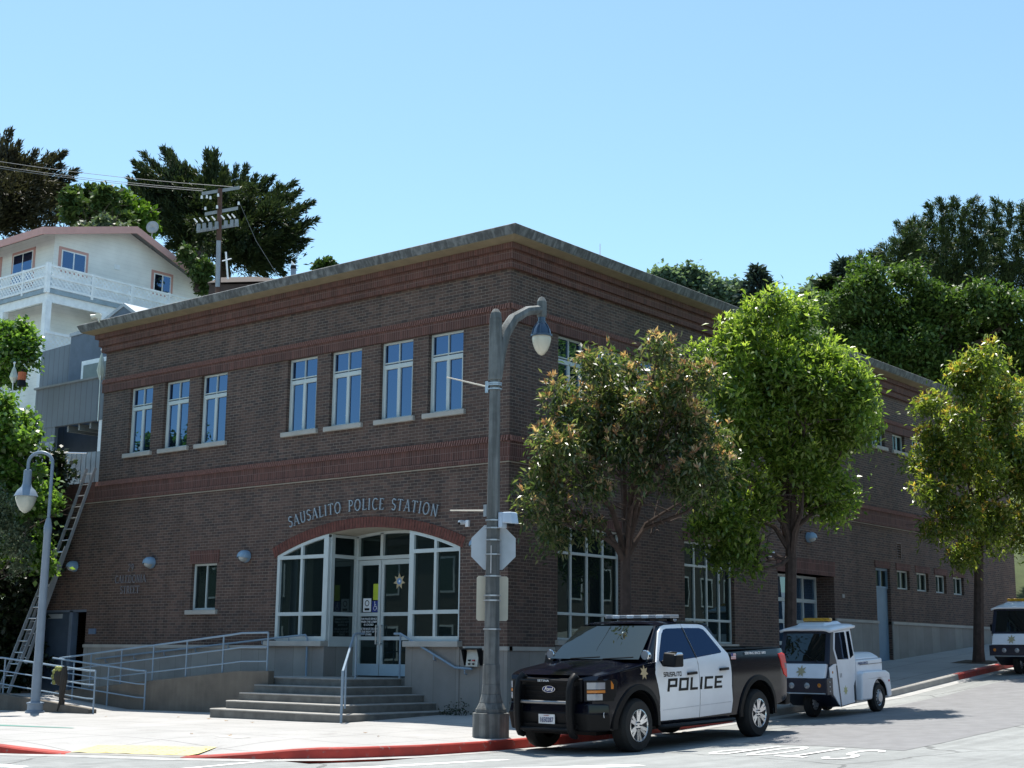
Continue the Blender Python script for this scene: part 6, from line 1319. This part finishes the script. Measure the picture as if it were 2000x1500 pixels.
part(MB().hexa(*[[tuple(q) for q in (P_(384,451+h),P_(466,438+h),P_(466,438+h,.1),P_(384,451+h,.1))] for h in (4,-3)]),'crossarm',GA,UP)
for u,v in ((394,388),(404,387),(411,389),(426,384),(401,410),(424,407),(466,400)): part(MB().cyl(P_(u,v,-.1),P_(u,v-6,-.1),.04,.03,6),'insulator',WHT,UP)
for k,(v0,v1,uu) in enumerate(((296,365,455),(309,370,402),(322,373,396))):
    a=P_(uu,v1,0); b=dp(-700,v0-150-10*k,60); mid=(a+b)/2; pts=[a+(b-a)*i/14+np.array([0,0,-.8*4*(i/14)*(1-i/14)]) for i in range(15)]; tag(part(MB().tube(pts,.009,4),'power_line',M('wire_grey',(.16,.17,.18),.5)),['uppermost power line running left from the top crossarm','middle power line running left from the top crossarm','lowest power line running left from the top crossarm'][k],'power line')
tag(part(MB().tube([P_(466,392),P_(500,470),P_(556,560)],.006,4),'guy_wire',M('wire_grey',(.35,.36,.38))),'thin guy wire slanting right down from the utility pole','guy wire')
a=dp(445,545,45); t=thing('roof_antenna','thin white television antenna mast right of the utility pole foot','antenna',a)
part(MB().tube([a,dp(441,492,45)],.03,6),'mast',WHT,t); part(MB().tube([dp(434,510,45),dp(452,505,45)],.02,5),'element',WHT,t)
t=thing('chimney_flue','small blue grey chimney flue with pointed cowl behind the parapet','chimney',dp(573,555,44)); CFM=M('flue_grey',(.16,.2,.27),.6); part(MB().cyl(dp(573,560,44),dp(573,524,44),.085),'flue',CFM,t); part(MB().cyl(dp(573,525,44),dp(573,518,44),.10,.08),'cowl',BLK,t); part(MB().cyl(dp(573,519,44),dp(569,509,44),.07,.005),'cowl_tip',WHT,t)
t=thing('aerial_mast','hair thin pale aerial standing on the station roof right of its corner','antenna',(-4,9,9.3)); part(MB().cyl(dp(1172,540,38),dp(1172,476,38),.018,.012,6),'mast',WHT,t)
RR=thing('red_roof_house','dark brown roofed house with red gable just behind the parapet','house',dp(480,560,46)); part(MB().hexa([tuple(dp(405,552,48)),tuple(dp(560,548,46)),tuple(dp(600,575,52)),tuple(dp(420,580,54))],[tuple(dp(430,542,50)),tuple(dp(500,540,49)),tuple(dp(540,545,52)),tuple(dp(440,548,54))]),'roof',M('brown_roof',(.05,.035,.028),.9,bp=.5,bs=10),RR); part(MB().hexa([tuple(dp(395,640,48.2)),tuple(dp(555,640,46.2)),tuple(dp(600,640,52)),tuple(dp(415,640,54))],[tuple(dp(410,556,48.2)),tuple(dp(550,553,46.2)),tuple(dp(590,575,52)),tuple(dp(425,582,54))]),'wall',M('red_brown_wall',(.055,.035,.03),.85),RR)
# ================= BACKGROUND TREES =================
CYP=leaf_mat('cypress_foliage',[(.02,.036,.018),(.038,.06,.026),(.065,.085,.036)],.14,.6,.3); PIN=leaf_mat('pine_foliage',[(.028,.048,.022),(.05,.08,.03),(.085,.12,.04)],.15,.6,.3)
def sprays(name,parent,mat,items,rng,L,Wd,dens=26,taper=.45):
    """items: (base, tip, radius) feathery cones of leaf cards pointing along the branch"""
    Ps=[];Ds=[]
    for b,t,r in items:
        b=np.array(b);t=np.array(t); ln=np.linalg.norm(t-b); d=(t-b)/ln; n=int(dens*max(1,ln/ .8)); s=rng.random(n)**.8; q=b+d*(s*ln)[:,None]; rr=r*(1-s*(1-taper*.4))[:,None]; off=rng.normal(size=(n,3))*rr*.5
        Ps.append(q+off); Ds.append(nrm(d*1.0+off/np.maximum(r,.05)*.5+rng.normal(size=(n,3))*.35+np.array([0,0,.12])))
    P=np.concatenate(Ps);D=np.concatenate(Ds); l=L*rng.uniform(.6,1.3,len(P)); return leaf_mesh(name,P,D,l,l*Wd/L,mat,parent,rng)
def conifer(name,label,cat,seed,depth,ctr,tips,nfill,mat,L,Wd,base,rad=.5,dens=26,fillr=(1,1),grp=None,up=(0,-30),jz=3.0,taper=.45):
    rng=np.random.default_rng(seed); t=thing(name,label,cat,dp(*base,depth),group=grp); items=[]; C0=dp(*ctr,depth)
    for (u,v) in tips:
        tp=dp(u,v,depth+rng.uniform(-jz*.3,jz*.3)); b=C0*.62+tp*.38 if 0 else tp+(C0-tp)*rng.uniform(.35,.6)+np.array([0,0,-.3]); items.append((b,tp,rad))
    for i in range(nfill):
        u,v=tips[rng.integers(len(tips))]; f=rng.uniform(.12,.9); uu=ctr[0]+(u-ctr[0])*f+rng.normal()*12; vv=ctr[1]+(v-ctr[1])*f+rng.normal()*10; dd=depth+rng.normal()*jz*(1-f*.6); tp=dp(uu,vv,dd); s=rng.uniform(.35,.6)*abs(30)
        dirv=nrm(tp-C0)+rng.normal(size=3)*.35+np.array([0,0,.15]); items.append((tp-nrm(dirv)*rng.uniform(.8,1.8),tp,rad*1.2))
    sprays('crown',t,mat,items,rng,L,Wd,dens,taper)
    m_=MB(); m_.tube([dp(*base,depth)-np.array([0,0,1.5]),C0*.5+dp(*base,depth)*.5,C0],[.5,.4,.2],8)
    for it in items[:len(tips)]: m_.tube([C0+(it[0]-C0)*.1,(C0+it[0])/2+np.array([0,0,-.2]),it[0],it[0]+(it[1]-it[0])*.7],[.16,.1,.06,.02],5)
    part(m_,'trunk',BARK,t,smooth=True); return t
ctips=[(262,318),(280,300),(300,318),(318,292),(332,296),(345,318),(362,322),(380,335),(404,297),(412,300),(421,298),(400,330),(440,330),(462,328),(482,326),(500,345),(518,348),(532,348),(548,368),(574,358),(560,385),(585,375),(612,395),(596,405),(618,430),(600,438),(590,455),(600,470),(572,470),(585,485),(560,492),(570,510),(548,520),(555,535),(252,350),(262,365),(250,382),(246,398),(258,410),(265,340),(300,345),(285,375),(290,430),(310,450),(280,400),(330,480),(350,520),(520,540),(500,480),(470,380)]
conifer('cypress_tree','huge dark windswept cypress with ragged sprays behind the utility pole','tree',21,75,(430,470),ctips,330,CYP,.30,.075,(440,580),rad=.55,dens=120)
dtips=[(-60,250),(-20,248),(20,256),(38,280),(30,300),(70,298),(100,305),(125,300),(120,325),(150,335),(140,350),(150,372),(120,385),(160,392),(90,350),(60,330),(40,350),(80,400),(130,410),(30,420),(-20,330),(-60,400),(20,380),(60,440),(110,430),(0,440)]
conifer('cypress_tree','brownish dark cypress with layered limbs cut by the left picture edge','tree',22,72,(-30,400),dtips,200,leaf_mat('old_cypress',[(.03,.032,.022),(.05,.048,.032),(.075,.07,.045)],.15,.6,.3),.28,.08,(-30,560),rad=.7,dens=120,jz=2.5)
GT=leaf_mat('hill_tree_green',[(.035,.065,.018),(.06,.105,.03),(.10,.15,.045)],.22,.6,.3); GY=leaf_mat('hill_tree_yellow',[(.05,.10,.015),(.08,.16,.02),(.13,.22,.03)],.3,.6,.3)
GR_='trees growing on the hillside'
bush('hill_tree','mid green round tree between the two dark cypresses','tree',31,66,[(170,400,28),(195,390,24),(215,410,25),(150,430,25),(185,430,30),(230,440,25),(140,400,20),(210,380,14)],GT,700,12,.30,.2,dp(185,480,66),jit=1.2,grp=GR_,r0=.2)
bush('hill_tree','bright yellow green tree touching the left side of the great cypress','tree',32,68,[(235,395,20),(255,410,24),(275,420,22),(250,435,25),(285,435,18),(225,405,12)],GY,450,12,.28,.2,dp(255,480,68),jit=1,grp=GR_,r0=.2)
bush('hill_tree','pale green bushy tree directly above the white house ridge','tree',33,60,[(180,450,16),(200,442,18),(220,448,15),(240,455,12),(160,455,12)],GS,260,12,.22,.15,dp(200,480,60),jit=.6,grp=GR_,r0=.12)
bush('hill_tree','small green bush peeping over the white house roof slope','tree',34,58,[(365,500,12),(380,510,14),(395,530,18),(400,555,16)],GT,200,12,.22,.15,dp(385,560,58),jit=.4,grp=GR_,r0=.1)
bush('hill_tree','small distant tree top rising over the middle of the parapet','tree',35,120,[(625,524,9),(640,518,11),(650,526,9),(636,535,16)],GT,140,12,.5,.35,dp(636,560,120),jit=.4,grp=GR_,r0=.2)
bush('broad_tree','very broad dark green tree dome rising behind the station at right','tree',36,62,[(1650,590,38),(1700,560,42),(1755,550,36),(1800,560,38),(1625,620,30),(1680,640,60),(1750,620,60),(1820,630,55),(1860,600,35),(1900,600,38),(1950,600,38),(1990,620,40),(1890,660,60),(1960,680,60),(1780,700,60),(1700,700,50),(1850,720,55),(1920,740,50),(2050,640,70),(2060,730,70),(1730,740,40),(1650,680,40),(1605,590,14)],leaf_mat('broad_leaf_dark',[(.03,.06,.014),(.065,.12,.025),(.12,.19,.045)],.3,.5,.4),5200,13,.23,.12,dp(1800,800,62),jit=1.6,r0=.4,upb=.5,cr=.2,sub=9)
def pine(label,seed,depth,fingers,base,grp='tall pines behind the broad tree'):
    rng=np.random.default_rng(seed); t=thing('pine_tree',label,'tree',dp(*base,depth),group=grp); items=[]
    for u,v0,v1,lean in fingers:
        dd=depth+rng.uniform(-1.5,1.5); a=dp(u,v0,dd); b=dp(u-lean,v1,dd); items.append((b,a,.6)); n=int(abs(v1-v0)/6)
        for k in range(n):
            f=(k+.5)/n; p=b+(a-b)*f; d=nrm(rng.normal(size=3)*np.array([1,1,.1])+np.array([0,0,.7])); items.append((p,p+d*rng.uniform(.5,1.3)*(1.25-f*.95),.38))
    sprays('crown',t,PIN,items,rng,.28,.06,80,.5); part(MB().tube([dp(base[0],base[1]+40,depth),dp(*base,depth),dp(base[0]+5,base[1]-130,depth)],[.45,.4,.15],8),'trunk',BARK,t); return t
pine('tallest dark pine with many upright finger tips above the broad tree',41,84,[(1820,402,560,0),(1840,395,560,0),(1862,392,580,0),(1880,412,580,0),(1900,393,570,0),(1918,410,560,0),(1800,435,540,-10),(1785,430,520,-15),(1850,450,600,0),(1890,460,600,0),(1870,520,620,0),(1830,500,600,0),(1920,480,600,0)],(1860,640))
pine('dark pine at the right picture edge with separate tall tips',42,86,[(1945,397,560,0),(1972,402,560,0),(1996,400,560,0),(2010,420,600,0),(1955,450,600,0),(1985,480,620,0),(1935,440,560,0),(2030,400,600,0),(1960,540,640,0)],(1970,640))
pine('low leaning pine boughs reaching left over the broad tree',43,80,[(1758,442,520,-25),(1768,470,540,-20),(1728,478,540,-15),(1748,474,540,-8),(1765,480,550,0),(1705,494,540,-22),(1678,502,535,-30),(1790,480,560,-10),(1775,440,500,-12)],(1790,620))
# distant ridge trees
DH=leaf_mat('distant_green_haze',[(.08,.125,.10),(.12,.17,.135),(.15,.21,.16)],.4,.8,.2); DHC=leaf_mat('distant_conifer',[(.05,.08,.08),(.08,.115,.11)],.1,.8,.2)  # far leaves coloured paler and bluer to stand in for haze
for sd,lb,B in ((51,'leftmost rounded distant tree just above the right parapet',[(1285,545,9),(1300,540,12),(1315,548,12),(1300,560,18)]),(52,'wide distant tree crown on the ridge, widest of the far trees',[(1335,545,14),(1352,538,15),(1370,545,16),(1390,560,16),(1345,560,22),(1375,575,20),(1400,575,12)]),(53,'low distant trees running down right of the wide ridge tree',[(1415,580,14),(1435,572,14),(1450,575,12),(1430,600,22),(1460,605,20),(1480,600,18),(1400,600,20)]),(54,'faint distant bush on the ridge left of the broad dark tree',[(1575,580,9),(1590,570,9),(1605,562,10),(1620,560,9),(1600,585,20),(1580,600,15)])):
    bush('distant_tree',lb,'tree',sd,185,B,DH,int(60+len(B)*45),12,.75,.6,dp(B[-1][0],B[-1][1]+25,185),jit=2,grp='far trees on the ridge',r0=.4,cr=.5,knotz=2)
def fir(label,sd,depth,u,v0,v1,w_,mat,layers=11,grp='far conifers on the ridge'):
    rng=np.random.default_rng(sd); t=thing('conifer_tree',label,'tree',dp(u,v1,depth),group=grp); items=[]; pxm=depth/CF
    for i in range(layers):
        f=(i+.6)/layers; v=v0+(v1-v0)*f; r=w_*pxm*(f**.8)*rng.uniform(.75,1.15)
        for k in range(9):
            a=rng.uniform(0,2*PI); c=dp(u,v,depth); items.append((c,c+np.array([math.cos(a)*r,math.sin(a)*r,rng.uniform(-.1,.25)*r*.4]),.45))
    sprays('crown',t,mat,items,rng,.9,.3,10,.6); part(MB().tube([dp(u,v1+15,depth),dp(u,v0+2,depth)],[.5,.08],6),'trunk',BARK,t)
fir('flat topped distant conifer standing alone on the ridge',61,150,1481,524,592,50,DHC,11); fir('slim distant fir with tiered boughs at the edge of the broad tree',62,140,1645,512,572,30,DHC,11); fir('tiny pointed cypress on the distant slope',63,120,1615,549,572,7,GD,6)

# ================= ACROSS THE STREETS (unseen buildings and trees, added to darken reflections and the side wall) =================
def opposite(label,x0,x1,y0,y1,h,col,face):
    t=thing('unseen_building',label,'building',((x0+x1)/2,(y0+y1)/2,-.2),group='unseen buildings added across the streets to darken reflections'); C_=M('wall_'+face+str(int(h*10)),col,.85)
    part(MB().box(x0,x1,y0,y1,-.5,h),'wall',C_,t); part(MB().box(x0-.3,x1+.3,y0-.3,y1+.3,h,h+.3),'roof',M('dark_roof',(.06,.06,.065),.8),t)
    for zb,zt_ in ((.9,2.6),(4.1,5.8)):
        if zt_>h-.5: continue
        u=(x0 if face=='y' else y0)+1.2; e=(x1 if face=='y' else y1)-1.6
        while u<e:
            w_=MB(); p=MB()
            if face=='y': w_.box(u,u+1.3,y1-.02,y1+.05,zb,zt_); p.box(u+.1,u+1.2,y1+.05,y1+.06,zb+.1,zt_-.1)
            else: w_.box(x0-.05,x0+.02,u,u+1.3,zb,zt_); p.box(x0-.06,x0-.05,u+.1,u+1.2,zb+.1,zt_-.1)
            o=part(w_,'window',WT,t); part(p,'pane',GL,o); u+=2.6
opposite('unseen dark building added across the front street to darken reflections',-34,-8,-40,-28,6.6,(.10,.09,.075),'y'); opposite('unseen dark green building added along the front street to darken window reflections',-64,-36,-42,-28,7.4,(.05,.065,.05),'y'); opposite('unseen brown building added beyond the green one to darken window reflections',-100,-66,-44,-28,8.0,(.09,.07,.05),'y'); opposite('unseen brown building added across the front street to darken reflections',-6,12,-41,-29,8.2,(.14,.10,.075),'y'); opposite('unseen grey building added near the viewpoint to darken reflections',24,46,-44,-30,7.0,(.16,.17,.18),'y')
opposite('unseen dark red building added across the side street to darken the side wall',24,38,-12,8,7.4,(.13,.06,.045),'x'); opposite('unseen tan building added uphill across the side street to darken the side wall',25,40,11,30,9.0,(.11,.09,.065),'x'); opposite('unseen dark house added farther uphill across the side street to darken the side wall',26,42,33,60,11.0,(.10,.09,.08),'x')
src=bpy.data.objects.get('street_tree'); B0=Vector(src.location)
for i,(x,y,s_,lb) in enumerate(((21.5,-9,1.25,'first unseen tree added across the side street'),(21.8,-2.5,1.4,'second unseen tree added across the side street'),(21.6,4.5,1.35,'third unseen tree added across the side street'),(22,12,1.5,'fourth unseen tree added across the side street'),(22,20,1.5,'fifth unseen tree added across the side street'),(22.4,29,1.6,'sixth unseen tree added across the side street'),(-20,-25,1.6,'unseen tree added across the front street farthest from the corner'),(-12,-25.5,1.5,'tall unseen tree added across the front street before the dark building'),(-4.5,-25.5,1.3,'unseen tree added across the front street between two added buildings'),(3.5,-26.5,1.2,'unseen tree added across the front street nearest the viewpoint'))):
    c=copy_tree(src); c.location=(x,y,rd(x,y)); c.scale=(s_,s_,s_); c.rotation_euler=(0,0,i*1.3); tag(c,lb,'tree','unseen trees added across the streets to darken reflections')
